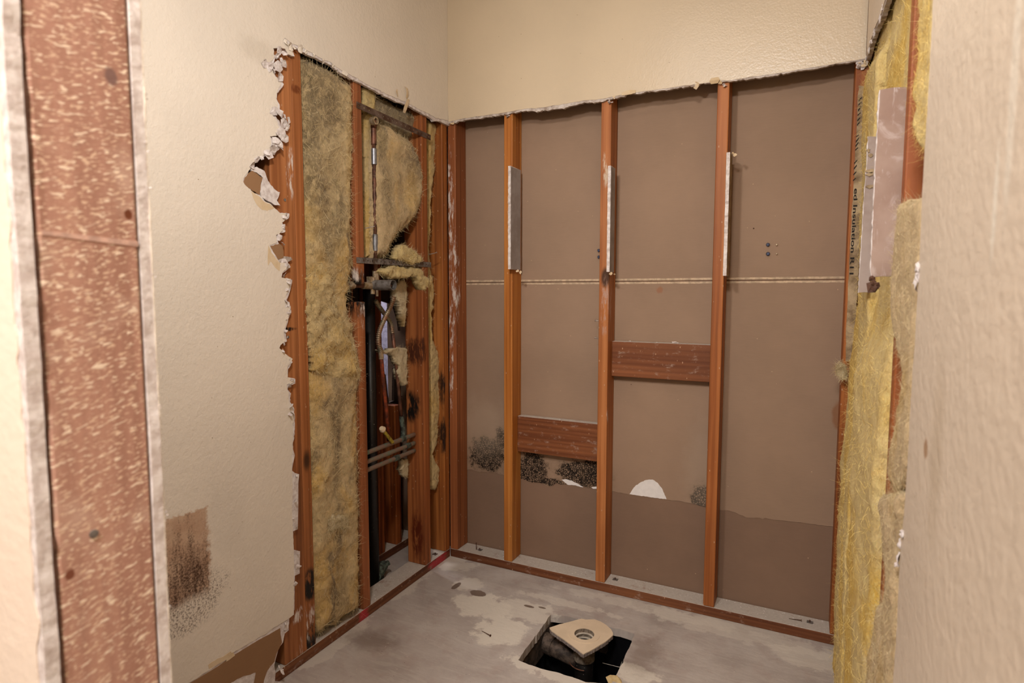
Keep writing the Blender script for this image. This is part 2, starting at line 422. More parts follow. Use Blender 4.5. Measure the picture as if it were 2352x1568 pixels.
W_bl = wm('block_wood', (142, 88, 58), (116, 66, 42), axis=0, dust=0.8, smear=0.0)
W_pl = wm('plate_wood', (132, 84, 58), (104, 60, 40), axis=0, dust=1.0)
redm = [((0, -.10, .018), (.03, .07, .03), (176, 52, 60), .7), ((0, -.57, .018), (.03, .025, .03), (176, 52, 60), .8)]
W_pll = wm('plate_wood_left', (128, 82, 56), (100, 58, 38), axis=1, dust=1.0, marks=redm)
W_plc = wm('chase_plate_wood', (116, 70, 44), (90, 48, 28), axis=1, dust=0.8)
W_ch = wm('chase_stud_wood', (160, 90, 46), (116, 58, 30))

def speckle_wood():
    t = NT('plaster_speckled_wood', 0.6, 0.3)
    n = t.noise(t.obj_co((8, 34, 2)), 1.0, 6, 0.6); c = t.ramp(n, [(0.3, lin((152, 110, 92))), (0.5, lin((176, 132, 114))), (0.7, lin((194, 150, 128)))])
    g = t.noise(t.pos((1, 1, 1)), 9, 3); c = t.mix(t.step(g, 0.52, 0.66), c, lin((196, 162, 144)))
    mp = t.n.new('ShaderNodeMapping'); mp.inputs['Rotation'].default_value = (math.radians(-14), 0, 0); t.l.new(t.geo.outputs['Position'], mp.inputs['Vector'])
    mp2 = t.n.new('ShaderNodeMapping'); mp2.inputs['Scale'].default_value = (1, 88, 320); t.l.new(mp.outputs[0], mp2.inputs['Vector'])
    s = t.noise(mp2.outputs[0], 1.0, 2.5, 0.55, 0.35)
    mp3 = t.n.new('ShaderNodeMapping'); mp3.inputs['Scale'].default_value = (1, 140, 430); mp3.inputs['Location'].default_value = (5, 3, 2); t.l.new(mp.outputs[0], mp3.inputs['Vector'])
    s2 = t.noise(mp3.outputs[0], 1.0, 2, 0.5, 0.3)
    c = t.mix(t.math('MULTIPLY', t.step(s2, 0.555, 0.66), 0.75), c, lin((226, 196, 168)))
    c = t.mix(t.step(s, 0.585, 0.67), c, lin((236, 214, 190)))
    for y_, z_, r_, cc in ((-1.80, 1.37, .006, (126, 96, 88)), (-1.86, 0.9, .004, (120, 70, 50)), (-1.79, 1.24, .004, (110, 58, 34))):
        c = t.mix(t.mark((.767, y_, z_), (.02, r_, r_*1.3), .6, .4, 90), c, lin(cc))
    t.base(c); t.bump(s, 0.3, 0.001); return t.mat
M_spk = speckle_wood()

def concrete():
    t = NT('concrete_floor', 0.62, 0.25)
    a = t.noise(t.pos(), 5, 7, 0.6); c = t.ramp(a, [(0.3, lin((158, 146, 138))), (0.5, lin((176, 164, 156))), (0.7, lin((188, 178, 170)))])
    br = t.noise(t.pos((9, 42, 1)), 1.0, 5, 0.6, 1.2); c = t.mix(t.math('MULTIPLY', t.step(br, 0.48, 0.64), 0.35), c, lin((194, 184, 174)))
    p2 = t.noise(t.pos(), 15, 5, 0.6); c = t.mix(t.math('MULTIPLY', t.step(p2, 0.5, 0.62), 0.25), c, lin((164, 142, 132)))
    def fl(x, y): return U(x, y, 2, 0)
    lt = lin((214, 204, 190))
    for x, y, rx, ry, f, nz in ((1110, 1390, .10, .07, .9, 1.0), (1150, 1450, .075, .08, .95, .9), (1200, 1400, .14, .055, .7, 1.1), (1075, 1340, .05, .05, .7, 1.0), (1035, 1290, .10, .06, .6, 1.0), (1300, 1385, .16, .02, .5, 1.2),
                            (1290, 1548, .16, .035, .8, 1.4), (1450, 1545, .06, .04, .8, 1.2), (1700, 1450, .3, .05, .45, 1.2), (1500, 1400, .3, .03, .4, 1.2), (930, 1340, .05, .12, .5, 1.2), (760, 1480, .04, .15, .5, 1.2), (1860, 1510, .1, .05, .5, 1.2)):
        c = t.mix(t.math('MULTIPLY', t.mark(fl(x, y), (rx*1.15, ry*1.15, .05), 0.3, nz*1.0, 15), f), c, lt)
    for x, y, rx, ry in ((1098, 1362, .035, .022), (1048, 1345, .012, .03), (1215, 1392, .02, .008), (1245, 1395, .015, .006)):
        c = t.mix(t.mark(fl(x, y), (rx, ry, .05), 0.2, .3, 40), c, lin((120, 102, 90)))
    for x, y, rx, ry in ((850, 1470, .09, .05), (1480, 1500, .05, .1)):
        c = t.mix(t.math('MULTIPLY', t.mark(fl(x, y), (rx, ry, .05), 1.2, .9, 24), .5), c, lin((112, 92, 80)))
    v = t.vor(t.pos(), 30); c = t.mix(t.step(v, 0.06, 0.035), c, lin((205, 190, 176)))
    v = t.vor(t.pos((1.2, 1.2, 1.2)), 24); c = t.mix(t.step(v, 0.045, 0.02), c, lin((66, 46, 36)))
    t.base(c); t.bump(t.math('ADD', t.noise(t.pos(), 40, 6, 0.7), br), 0.35, 0.003); return t.mat
M_conc = concrete()
M_slab = simple('slab_side', (92, 76, 64), 0.8, c2=(50, 40, 32), scale=30, bst=0.6)
M_black = simple('black_plastic', (20, 20, 23), 0.28, spec=0.6, c2=(12, 12, 14), scale=14, bst=0.5)
def speckblack():
    t = NT('speckled_black_pipe', 0.4, 0.5); v = t.noise(t.pos(), 150, 3, 0.7)
    t.base(t.mix(t.step(v, 0.68, 0.73), lin((24, 20, 18)), lin((205, 195, 185)))); t.bump(t.noise(t.pos(), 60), 0.2); return t.mat
M_spbl = speckblack()
M_soil = simple('dark_soil', (34, 26, 20), 0.9, c2=(16, 12, 10), scale=40, bst=0.8)
M_tile = simple('drain_plate', (222, 200, 172), 0.55, c2=(212, 190, 162), scale=10, bst=0.1)
M_tileedge = simple('drain_plate_edge', (150, 138, 132), 0.8, c2=(112, 98, 92), scale=90, bst=0.5)
M_thread = simple('drain_socket', (150, 136, 120), 0.7, c2=(96, 82, 70), scale=80)
M_ring = simple('drain_thread', (214, 200, 182), 0.5)
M_amber = simple('amber_glue', (184, 116, 40), 0.3, c2=(80, 44, 14), scale=40)
M_dpipe = simple('dusty_drain_pipe', (98, 82, 70), 0.7, c2=(44, 34, 28), scale=45, bst=0.5)
M_galv = simple('galvanised', (150, 146, 142), 0.5, 0.55, c2=(96, 84, 76), scale=40)
M_galvrust = simple('rusty_strap', (116, 98, 88), 0.6, 0.45, c2=(78, 52, 38), scale=25)
M_cop = simple('copper', (132, 88, 68), 0.5, 0.35, c2=(78, 52, 42), scale=35)
M_copgr = simple('copper_verdigris', (138, 112, 96), 0.6, 0.35, c2=(112, 132, 112), scale=40, thr=(0.45, 0.72))
M_coprust = simple('rust_pipe', (150, 66, 34), 0.7, 0.2, c2=(84, 42, 26), scale=50, bst=0.5)
M_flex = simple('corrugated_copper', (150, 112, 86), 0.45, 0.5, c2=(140, 138, 116), scale=14)
M_chrome = simple('chrome_sleeve', (150, 152, 158), 0.4, 0.6, var=0.3, scale=30)
M_brass = simple('old_brass', (150, 128, 92), 0.45, 0.5, c2=(190, 172, 150), scale=70)
M_verd = simple('verdigris_fitting', (104, 118, 106), 0.6, 0.3, c2=(56, 56, 50), scale=70, bst=0.5)
M_steel = simple('nail_steel', (160, 148, 138), 0.45, 0.6, c2=(90, 70, 58), scale=100)
M_rustn = simple('rusty_nail', (92, 62, 46), 0.7, 0.3)
M_bluesc = simple('blue_anchor', (60, 72, 104), 0.5, 0.2, c2=(36, 40, 58), scale=150)
M_white = simple('white_plug', (214, 192, 160), 0.6)
M_yel = simple('yellow_tape', (196, 176, 60), 0.5, c2=(120, 96, 30), scale=70)
M_graypaper = simple('grey_board_paper', (168, 152, 144), 0.8, c2=(148, 130, 122), scale=7, bst=0.2)
M_stripgray = simple('grey_strip_paper', (160, 150, 146), 0.8, c2=(142, 130, 124), scale=12, bst=0.15)
def scuffed():
    t = NT('scuffed_grey_paper', 0.75, 0.2); c = t.mix(t.step(t.noise(t.pos(), 14, 4), .3, .7), lin((168, 144, 130)), lin((150, 124, 110)))
    q = t.noise(t.pos((60, 60, 14)), 1.0, 7, 0.7, 1.0); c = t.mix(t.step(q, 0.58, 0.72), c, lin((206, 192, 186)))
    q2 = t.noise(t.pos(), 16, 6, 0.65, 1.2); c = t.mix(t.math('MULTIPLY', t.step(q2, 0.52, 0.66), .7), c, lin((190, 172, 164)))
    t.base(c); t.bump(q2, 0.2, 0.001); return t.mat
M_scuff = scuffed()
M_kraft = simple('kraft_facing', (178, 156, 124), 0.85, c2=(122, 100, 74), scale=20, bst=0.4)
M_ink = simple('black_ink', (34, 26, 22), 0.8)
M_lav = simple('far_room_paint', (178, 170, 186), 0.8)
def L0(x, y): return U(x, y, 0, 0.0)
WO_dirty = wool('wool_dirty', (206, 180, 134), (134, 114, 84), (212, 174, 104), 0.55, 0.70, 9, [
    (L0(740, 200), (.1, .075, .16), (124, 106, 76), .75), (L0(735, 420), (.1, .065, .28), (150, 130, 94), .65), (L0(712, 260), (.1, .03, .20), (104, 90, 64), .6),
    (L0(806, 370), (.1, .028, .22), (214, 180, 116), .8), (L0(780, 500), (.1, .03, .10), (120, 104, 74), .6), (L0(770, 960), (.1, .02, .28), (122, 102, 70), .65),
    (L0(735, 660), (.1, .03, .12), (206, 164, 84), .6), (L0(815, 1000), (.1, .022, .14), (206, 160, 80), .6), (L0(780, 1330), (.1, .025, .12), (120, 98, 64), .5), (L0(760, 540), (.1, .05, .08), (150, 132, 98), .6)])
WO_lower = wool('wool_left_lower', (208, 182, 130), (146, 124, 92), (212, 176, 104), 0.55, 0.5, 9)
WO_lobe = wool('wool_lobe', (206, 180, 138), (138, 118, 92), (216, 180, 118), 0.42, 0.66, 11, [
    (L0(950, 370), (.1, .055, .09), (134, 116, 92), .8), (L0(880, 320), (.1, .03, .06), (140, 124, 88), .7), (L0(890, 440), (.1, .03, .10), (124, 106, 76), .6), (L0(945, 450), (.1, .04, .10), (214, 178, 112), .8), (L0(910, 370), (.1, .03, .04), (208, 184, 140), .6)])
WO_yell = wool('wool_yellow', (234, 204, 136), (204, 164, 96), (238, 194, 84), 0.70, 0.30, 9)
WO_pale = wool('wool_pale_yellow', (218, 194, 136), (176, 150, 100), (216, 186, 104), 0.55, 0.35, 9)
WO_tan = wool('wool_tan', (210, 182, 138), (166, 138, 100), (210, 174, 110), 0.45, 0.45, 12)
WO_gray = wool('wool_grey', (158, 142, 114), (108, 94, 76), (170, 146, 98), 0.3, 0.6, 14)
WO_dim = wool('wool_cream', (210, 192, 156), (146, 126, 96), (200, 172, 116), 0.35, 0.35, 16)

# ------------------------------------------------------------------ setting
CEIL = 2.45
# floor slab with the drain opening
hole_px = [(1265, 1411), (1300, 1414), (1350, 1427), (1405, 1441), (1440, 1449), (1457, 1455), (1448, 1480), (1432, 1515), (1418, 1545), (1404, 1570), (1345, 1566), (1330, 1560), (1285, 1545), (1250, 1537), (1215, 1526), (1190, 1515), (1215, 1480), (1245, 1440)]
hole = U2(hole_px, 2, 0)
hole = rag(hole, .0012, .012, 5, closed=True)
m = M().prism([(-1.35, -3.7), (1.75, -3.7), (1.75, .6), (-1.35, .6)], 2, 0.0, -0.028, holes=[hole])
obj('floor', m, [M_conc], kind='structure')
m = M().box((-1.35, -3.7, CEIL), (1.75, .6, CEIL+.03)); obj('ceiling', m, M_ceil, kind='structure')

# left wall: painted face, gypsum core, brown board paper at the base
cut_l = [(1029, 277), (1010, 273), (999, 270), (985, 261), (957, 248), (938, 237), (911, 226), (890, 216), (869, 206), (835, 189), (817, 178), (785, 162), (760, 143), (743, 137), (714, 120), (693, 109), (680, 103), (672, 101)]
rag_l = [(655, 87), (650, 93), (668, 104), (671, 118), (671, 129), (662, 125), (655, 112), (640, 108), (628, 111), (629, 122), (630, 131), (623, 141), (622, 152), (615, 156), (606, 150), (598, 142), (604, 153), (616, 157), (627, 162), (631, 174), (641, 184), (646, 190), (641, 201), (635, 215), (634, 228), (638, 240), (637, 252), (625, 252), (626, 265), (636, 276), (639, 287), (646, 300), (638, 310), (620, 313), (623, 326), (621, 338), (630, 349), (607, 354), (603, 360), (590, 360), (584, 372), (577, 377), (571, 392), (562, 405), (558, 413), (560, 421), (569, 430), (579, 439), (590, 446), (597, 452), (606, 462), (619, 466), (632, 479), (642, 489), (659, 490), (660, 498), (648, 511), (650, 530), (634, 540), (636, 557), (620, 562), (622, 577), (634, 593), (644, 603), (664, 606), (666, 610), (657, 619), (648, 626), (647, 638), (668, 640), (665, 659), (657, 680), (658, 692), (665, 704), (665, 722), (657, 744), (654, 753), (651, 768), (655, 783), (644, 793), (642, 799), (655, 812), (672, 824), (666, 835), (660, 845), (661, 866), (674, 868), (674, 879), (659, 883), (659, 893), (663, 901), (664, 921), (671, 939), (674, 957), (673, 990), (673, 1029), (671, 1043), (671, 1080), (672, 1130), (671, 1187), (673, 1220), (675, 1262), (675, 1338), (675, 1403), (675, 1411)]
base_l = [(664, 1420), (645, 1431), (618, 1450), (593, 1464), (560, 1484), (531, 1502), (502, 1524), (470, 1545), (435, 1567)]
XP = .013
pl = [(-.0135, CEIL)] + U2(cut_l, 0, XP)
tail = rag(U2(rag_l, 0, XP), .0009, .006, 3)
base_pts = rag(U2(base_l, 0, XP), .0012, .012, 4)
poly = rag(pl, .0011, .009, 2, sel=lambda a, b: a[1] < 2.2 and b[1] < 2.2)+tail+base_pts+[(-1.5, .176), (-1.768, .176), (-1.768, CEIL)]
wl = obj('wall_left', M().prism(poly, 0, .0116, XP), M_left, kind='structure')
cut_c = [(x, y+5+(i*7 % 4)) for i, (x, y) in enumerate(cut_l[1:])]
rr = random.Random(11)
rag_c = [(x+rr.uniform(0, 7), y+rr.uniform(-2, 3)) for x, y in rag_l[3:] if y < 1080]
low_c = [(671, 1080), (678, 1086), (688, 1089), (686, 1110), (686, 1160), (685, 1215), (674, 1220), (675, 1262), (690, 1266), (689, 1317), (678, 1322), (677, 1400), (665, 1420), (664, 1447), (655, 1455), (651, 1475), (640, 1492), (634, 1514), (631, 1527), (634, 1544), (633, 1566)]
core = [(-.001, CEIL), (-.001, float(U(1022, 284, 0, XP)[2]))]+rag(U2(cut_c, 0, XP), .0013, .008, 8)+rag(U2(rag_c, 0, XP), .001, .006, 9)+U2(low_c[:12], 0, XP)+rag(U2(low_c[12:], 0, XP), .0014, .01, 6)+[(-.955, .002), (-1.768, .002), (-1.768, CEIL)]
obj('gypsum_core', M().prism(core, 0, .0, .0115), M_gyp, parent=wl, label='white crumbling gypsum core of the torn board')
brown = [(644, 1442), (648, 1475), (636, 1499), (631, 1519), (615, 1539), (607, 1561), (600, 1600), (575, 1600), (583, 1570), (588, 1544), (560, 1552), (530, 1568), (500, 1590), (480, 1640)]
bp = rag(U2(brown, 0, .0125), .0012, .01, 12)+[(-1.25, .02), (-1.768, .02), (-1.768, .182), (-1.3, .182)]+U2([(430, 1573)], 0, .0125)+[(p[0], p[1]-.004) for p in U2([(502, 1526), (531, 1505), (593, 1467), (618, 1454), (633, 1445)], 0, .0125)]
obj('bare_board_paper', M().prism(bp, 0, .0114, .0121), M_kraftbrown, parent=wl, label='bare brown board paper where the base was torn off')
for nm, pts, mt, x0, x1, lb in (('torn_patch', [(573, 396), (562, 408), (559, 417), (566, 428), (580, 438), (597, 448), (599, 425), (603, 408), (590, 398), (580, 392)], M_kraftbrown, .0100, .0118, 'triangular patch of brown paper in the torn edge'),
    ('gypsum_lump', [(577, 385), (590, 383), (607, 392), (613, 408), (622, 425), (634, 437), (643, 441), (640, 452), (636, 460), (644, 472), (630, 470), (616, 462), (600, 452), (597, 440), (599, 425), (604, 408), (590, 396), (578, 392)], M_gyp, .004, .0105, 'white gypsum lump left on the stud'),
    ('tan_patch', [(577, 438), (597, 452), (606, 463), (619, 468), (630, 478), (614, 484), (600, 480), (590, 470), (582, 455)], M_tan, .0128, .0134, 'tan underlayer where the paint peeled off'),
    ('tan_patch', [(617, 563), (623, 578), (634, 594), (644, 604), (642, 622), (632, 614), (622, 600), (616, 610), (615, 590)], M_tan, .0128, .0134, 'tan underlayer where the paint peeled off'),
    ('torn_patch', [(622, 562), (640, 558), (650, 566), (652, 590), (640, 596), (630, 588), (622, 575)], M_kraftbrown, .008, .0112, 'brown paper patch under the torn paint'),
    ('gypsum_lump', [(640, 592), (652, 588), (668, 590), (672, 596), (662, 601), (646, 603), (634, 596)], M_gyp_dirty, .002, .010, None),
    ('tan_patch', [(518, 1508), (531, 1500), (536, 1497), (540, 1505), (528, 1514), (520, 1519)], M_tan, .0128, .0134, None),
    ('tan_patch', [(478, 1527), (498, 1513), (512, 1508), (530, 1495), (534, 1505), (505, 1523), (480, 1536)], M_tan, .0128, .01345, None)):
    obj(nm, M().prism(rag(U2(pts, 0, x1), .0008, .006, len(pts), closed=True), 0, x0, x1), mt, parent=wl, label=lb)

# crumpled flakes of torn face paper along the broken edge
def flakes(mm, pts, axis, val, sgn, size, seed, lift=.012):
    rr = random.Random(seed)
    for x, y in pts:
        c = U(x, y, axis, val); k = rr.randint(5, 8); a0 = rr.uniform(0, 6.28); s = size*rr.uniform(.5, 1.4)
        tx, ty = rr.uniform(-1, 1), rr.uniform(-1, 1); vs = []
        ks = [i for i in range(3) if i != axis]
        def put(u, v, h):
            q = [0, 0, 0]; q[axis] = c[axis]+sgn*h; q[ks[0]] = c[ks[0]]+u; q[ks[1]] = c[ks[1]]+v; return q
        vs.append(put(0, 0, rr.uniform(.001, .006)))
        ring2 = []
        for i in range(k):
            a = a0+i*2*math.pi/k; r = s*rr.uniform(.35, .6); h = .002+max(0, (math.cos(a)*tx+math.sin(a)*ty))*lift*.4+rr.uniform(0, .003)
            vs.append(put(r*math.cos(a), r*math.sin(a), h))
        for i in range(k):
            a = a0+i*2*math.pi/k+rr.uniform(-.2, .2); r = s*rr.uniform(.75, 1.3); h = .0005+max(0, (math.cos(a)*tx+math.sin(a)*ty))*lift+rr.uniform(-.001, .003)
            vs.append(put(r*math.cos(a), r*math.sin(a), h))
        fs = [(0, 1+i, 1+(i+1) % k) for i in range(k)]+[(1+i, 1+k+i, 1+k+(i+1) % k, 1+(i+1) % k) for i in range(k)]
        b = len(mm.v); n = len(vs); back = []
        for v in vs:
            q = list(v); q[axis] -= sgn*.0007; back.append(q)
        mm.add(vs, fs); mm.add(back, [tuple(reversed(f)) for f in fs])
        mm.add([], []) ; o = [1+k+i for i in range(k)]
        for i in range(k):
            j = (i+1) % k; mm.f.append((b+o[i], b+n+o[i], b+n+o[j], b+o[j])); mm.m.append(0)
mm = M()
flakes(mm, [(640, 118), (650, 122), (634, 130), (645, 140), (652, 146), (636, 152), (618, 154), (606, 146), (628, 162), (640, 176)], 0, .012, 1, .013, 21)
flakes(mm, [(628, 255), (640, 262), (652, 268), (660, 276), (650, 284), (657, 292), (646, 303), (640, 312), (652, 318), (630, 322), (640, 330), (645, 340), (626, 346), (634, 336)], 0, .011, 1, .014, 22)
flakes(mm, [(600, 362), (588, 368), (615, 356), (578, 380), (610, 352)], 0, .012, 1, .010, 23)
flakes(mm, [(648, 498), (656, 494), (650, 520), (640, 546), (648, 560), (652, 604), (660, 612), (650, 632), (660, 646), (656, 664), (654, 690), (660, 700), (662, 716), (656, 735), (652, 760), (658, 774), (650, 790), (648, 806), (664, 826), (666, 832), (668, 872), (664, 884)], 0, .010, 1, .008, 24)
flakes(mm, [(666, 932), (670, 945), (662, 950), (680, 1092), (676, 1150), (672, 1190), (680, 1210), (682, 1270), (682, 1300), (676, 1340), (655, 1430), (650, 1448), (640, 1530), (646, 1540)], 0, .011, 1, .006, 25)
obj('torn_paper', mm, [M_gyp], parent=wl, kind='stuff', label='crumpled white flakes of torn board paper')
mm = M(); flakes(mm, [(655, 97), (664, 106), (669, 116), (674, 110), (688, 112), (702, 120), (720, 128), (740, 140), (764, 150), (790, 168)], 0, .012, 1, .009, 26, .008)
obj('peeling_paint', mm, [M_left], parent=wl, kind='stuff', label='cream paint flakes lifting along the cut')
# curled paper strips hanging from the cut
def ribbon(mm, pts, wdt, axis=2, wdir=(0, 1, 0)):
    pts = [Vector(p) for p in pts]; wv = Vector(wdir)*wdt*.5; vs = []; n = len(pts)
    for i, p in enumerate(pts):
        k = 1-.35*abs(2*i/(n-1)-1); t = (pts[min(i+1, n-1)]-pts[max(i-1, 0)]).normalized(); nn = t.cross(wv).normalized()*.0004
        vs += [p-wv*k+nn, p+wv*k+nn, p+wv*k-nn, p-wv*k-nn]
    fs = []
    for i in range(n-1):
        for k in range(4): fs.append((4*i+k, 4*i+(k+1) % 4, 4*i+4+(k+1) % 4, 4*i+4+k))
    fs += [(3, 2, 1, 0), (4*n-4, 4*n-3, 4*n-2, 4*n-1)]
    mm.add(vs, fs)
def on(x, y, v): return tuple(U(x, y, 0, v))
mm = M()
ribbon(mm, [on(934, 226, .014), on(936, 215, .022), on(935, 203, .024), on(930, 199, .018)], .012)
ribbon(mm, [on(938, 228, .016), on(934, 240, .022), on(930, 252, .022), on(928, 259, .016)], .020)
ribbon(mm, [on(914, 222, .014), on(911, 210, .02), on(912, 205, .02)], .008)
obj('hanging_paper', mm, M_tan, parent=wl, label='curled tan paper strips at the cut')

# back wall: painted sheet above the cut
cut_b = [(1030, 280), (1068, 271), (1100, 267), (1149, 260), (1205, 250), (1242, 247), (1300, 238), (1338, 231), (1383, 227), (1410, 221), (1436, 216), (1441, 212), (1464, 212), (1500, 207), (1527, 203), (1575, 196), (1630, 189), (1649, 186), (1680, 184), (1720, 177), (1780, 169), (1823, 162), (1870, 154), (1913, 147), (1940, 142), (1966, 138), (1990, 134)]
poly = [(-.0, CEIL)]+rag(U2(cut_b, 1, -.013), .0008, .012, 31)+[(1.5115, 1.89), (1.5115, CEIL)]
wb = obj('wall_back', M().prism(poly, 1, -.0118, -.013), M_back, kind='structure')
rr = random.Random(5)
cc = []
for x, y in cut_b:
    e = 3+rr.uniform(0, 4)
    if 1240 < x < 1310: e = 10
    if 1330 < x < 1400: e = 8
    if x > 1900: e = 4
    cc.append((x, y+e))
core = [(.0, CEIL)]+rag(U2(cc, 1, -.006), .0016, .007, 32)+[(1.5115, 1.88), (1.5115, CEIL)]
obj('gypsum_core', M().prism(core, 1, 0.0, -.0117), M_gyp_dirty, parent=wb, label='grey crumbling edge of the cut board')
mm = M()
ribbon(mm, [tuple(U(1641, 192, 1, -.014)), tuple(U(1641, 184, 1, -.02)), tuple(U(1642, 178, 1, -.018))], .034, wdir=(1, 0, 0))
ribbon(mm, [tuple(U(1428, 216, 1, -.014)), tuple(U(1444, 212, 1, -.020)), tuple(U(1460, 210, 1, -.016))], .016, wdir=(0, 0, 1))
flakes(mm, [(1410, 222), (1450, 214), (1600, 196), (1655, 190), (1975, 144), (1984, 150), (1990, 142), (1040, 281), (1025, 280)], 1, -.008, -1, .009, 33, .006)
obj('torn_paper', mm, M_tan, parent=wb, kind='stuff', label='tan paper flaps at the cut')
mm = M(); flakes(mm, [(1974, 150), (1982, 156), (1968, 146), (1988, 148), (1400, 232), (1168, 262), (1010, 276), (1000, 272), (1020, 282)], 1, -.004, -1, .008, 34, .01)
obj('gypsum_crumbs', mm, M_gyp, parent=wb, kind='stuff')

# right wall: sheet above the cut and in the foreground
cut_r = [(1990, 132), (1995, 112), (2000, 92), (2007, 69), (2015, 50), (2023, 33), (2030, 8), (2034, -4)]
edge_r = [(2143, 0), (2139, 100), (2132, 234), (2124, 350), (2118, 457), (2114, 591), (2109, 680), (2103, 797), (2097, 839), (2091, 947), (2085, 1069), (2076, 1182), (2066, 1265), (2063, 1319), (2060, 1412), (2053, 1510), (2048, 1568)]
XR = 1.511
e2 = U2(edge_r, 0, XR); ym = sum(p[0] for p in e2)/len(e2)
e2 = [(ym+(p[0]-ym)*.6, p[1]) for p in e2]
c2 = U2(cut_r, 0, XR); zl = c2[-1][1]
poly = [(-.012, CEIL)]+rag(c2, .001, .01, 41)+[(-.8, zl-.01), (ym, zl-.012)]+rag(e2, .0011, .008, 42)+[(ym, 0.0), (-3.6, 0.0), (-3.6, CEIL)]
wr = obj('wall_right', M().prism(poly, 0, XR, XR+.0014), M_right, kind='structure')
poly = [(-.0, CEIL)]+rag([(p[0]+.003, p[1]-.008) for p in c2], .0022, .008, 43)+[(-.8, zl-.018), (ym+.002, zl-.02)]+rag([(p[0]+.0025, p[1]) for p in e2], .0016, .006, 44)+[(ym, 0.0), (-3.6, 0.0), (-3.6, CEIL)]
obj('gypsum_core', M().prism(poly, 0, XR+.0015, 1.5238), M_gyp_dirty, parent=wr, label='grey torn edge of the board')
mm = M(); flakes(mm, [(2030, 15), (2024, 40), (2010, 75), (2004, 96), (1998, 115), (1992, 132)], 0, 1.514, -1, .010, 46, .004)
flakes(mm, [(2112, 612), (2111, 625), (2110, 640), (2109, 652), (2076, 1225), (2070, 1250), (2068, 1285), (2066, 1295)], 0, 1.512, -1, .008, 47, .004)
obj('torn_paper', mm, M_gyp, parent=wr, kind='stuff', label='white gypsum bits on the board edge')

# rear side: the neighbouring room's board seen between the studs
tear = [(1040, 1068), (1078, 1078), (1100, 1084), (1125, 1083), (1152, 1090), (1195, 1098), (1215, 1106), (1238, 1108), (1252, 1114), (1266, 1118), (1276, 1110), (1300, 1112), (1325, 1112), (1350, 1120), (1372, 1121), (1410, 1128), (1450, 1136), (1480, 1140), (1530, 1147), (1560, 1150), (1600, 1158), (1655, 1171), (1690, 1177), (1722, 1189), (1745, 1189), (1780, 1194), (1830, 1199), (1880, 1206), (1914, 1209), (1975, 1216)]
tp = U2(tear, 1, .0885)
tp = [(-.4, tp[0][1]+.01)]+rag(tp, .0014, .010, 51)+[(1.7, tp[-1][1]-.01)]
obj('wall_rear', M().prism(tp+[(1.7, CEIL), (-.4, CEIL)], 1, .0882, .0895), M_rear, kind='structure')
wrear = bpy.data.objects['wall_rear']
obj('lower_board', M().box((-.4, .0900, .0), (1.7, .102, CEIL)), M_rearlow, parent=wrear, label='darker brown board below the torn paper')
z0 = 1.212
for i, dz in enumerate((.0065, -.0065)):
    obj('joint_edge', M().prism(rag([(-.3, z0+dz-.0036), (1.6, z0+dz-.0036)], .0003, .02, 60+i)+rag([(1.6, z0+dz+.0036), (-.3, z0+dz+.0036)], .0003, .02, 65+i), 1, .0876, .0883), M_edgepaper, parent=wrear, label='pale factory edge of the board joint')
obj('joint_gap', M().box((-.3, .0878, z0-.0020), (1.6, .08825, z0+.0020)), simple('joint_gap', (120, 90, 68), .8), parent=wrear, label='dark line of the joint')
for pts in ([(1446, 1134), (1456, 1119), (1470, 1108), (1484, 1102), (1499, 1101), (1510, 1108), (1521, 1122), (1531, 1146), (1500, 1142), (1470, 1138)], [(1290, 1101), (1300, 1100), (1316, 1105), (1330, 1112), (1340, 1119), (1320, 1114), (1304, 1113)], [(1358, 1118), (1372, 1117), (1372, 1122), (1362, 1122)]):
    obj('exposed_gypsum', M().prism(rag(U2(pts, 1, .0882), .0006, .006, 3, closed=True), 1, .0877, .0882), simple('clean_gypsum', (230, 224, 220), .9, var=.03), parent=wrear, label='bare white gypsum where the paper came off')

# service side behind the left wall, hall and the parts that only bounce light
hole2 = U2([(876, 690), (905, 700), (916, 735), (924, 800), (921, 840), (906, 845), (905, 920), (893, 925), (886, 860), (872, 850), (868, 720)], 0, -.325)
obj('wall_far', M().prism([(-1.9, 0), (.6, 0), (.6, CEIL), (-1.9, CEIL)], 0, -.325, -.338, holes=[hole2]), simple('dark_board', (70, 50, 36), .9), kind='structure')  # far board; dark tone and traced opening are shaped to keep the cavity dark
obj('wall_outer', M().box((-1.35, -.6, 0), (-1.30, .6, CEIL)), M_lav, kind='structure')
obj('wall_neighbour', M().box((-1.35, .56, 0), (1.75, .60, CEIL)), M_lav, kind='structure')
obj('wall_hall', M().box((-1.35, -3.7, 0), (1.75, -3.6, CEIL)), M_hall, kind='structure')
obj('wall_side', M().box((-1.35, -3.6, 0), (-1.30, -.6, CEIL)), M_hall, kind='structure')
obj('wall_outside', M().box((1.616, -3.6, 0), (1.66, .6, CEIL)), simple('sheathing', (120, 92, 62), .9), kind='structure')

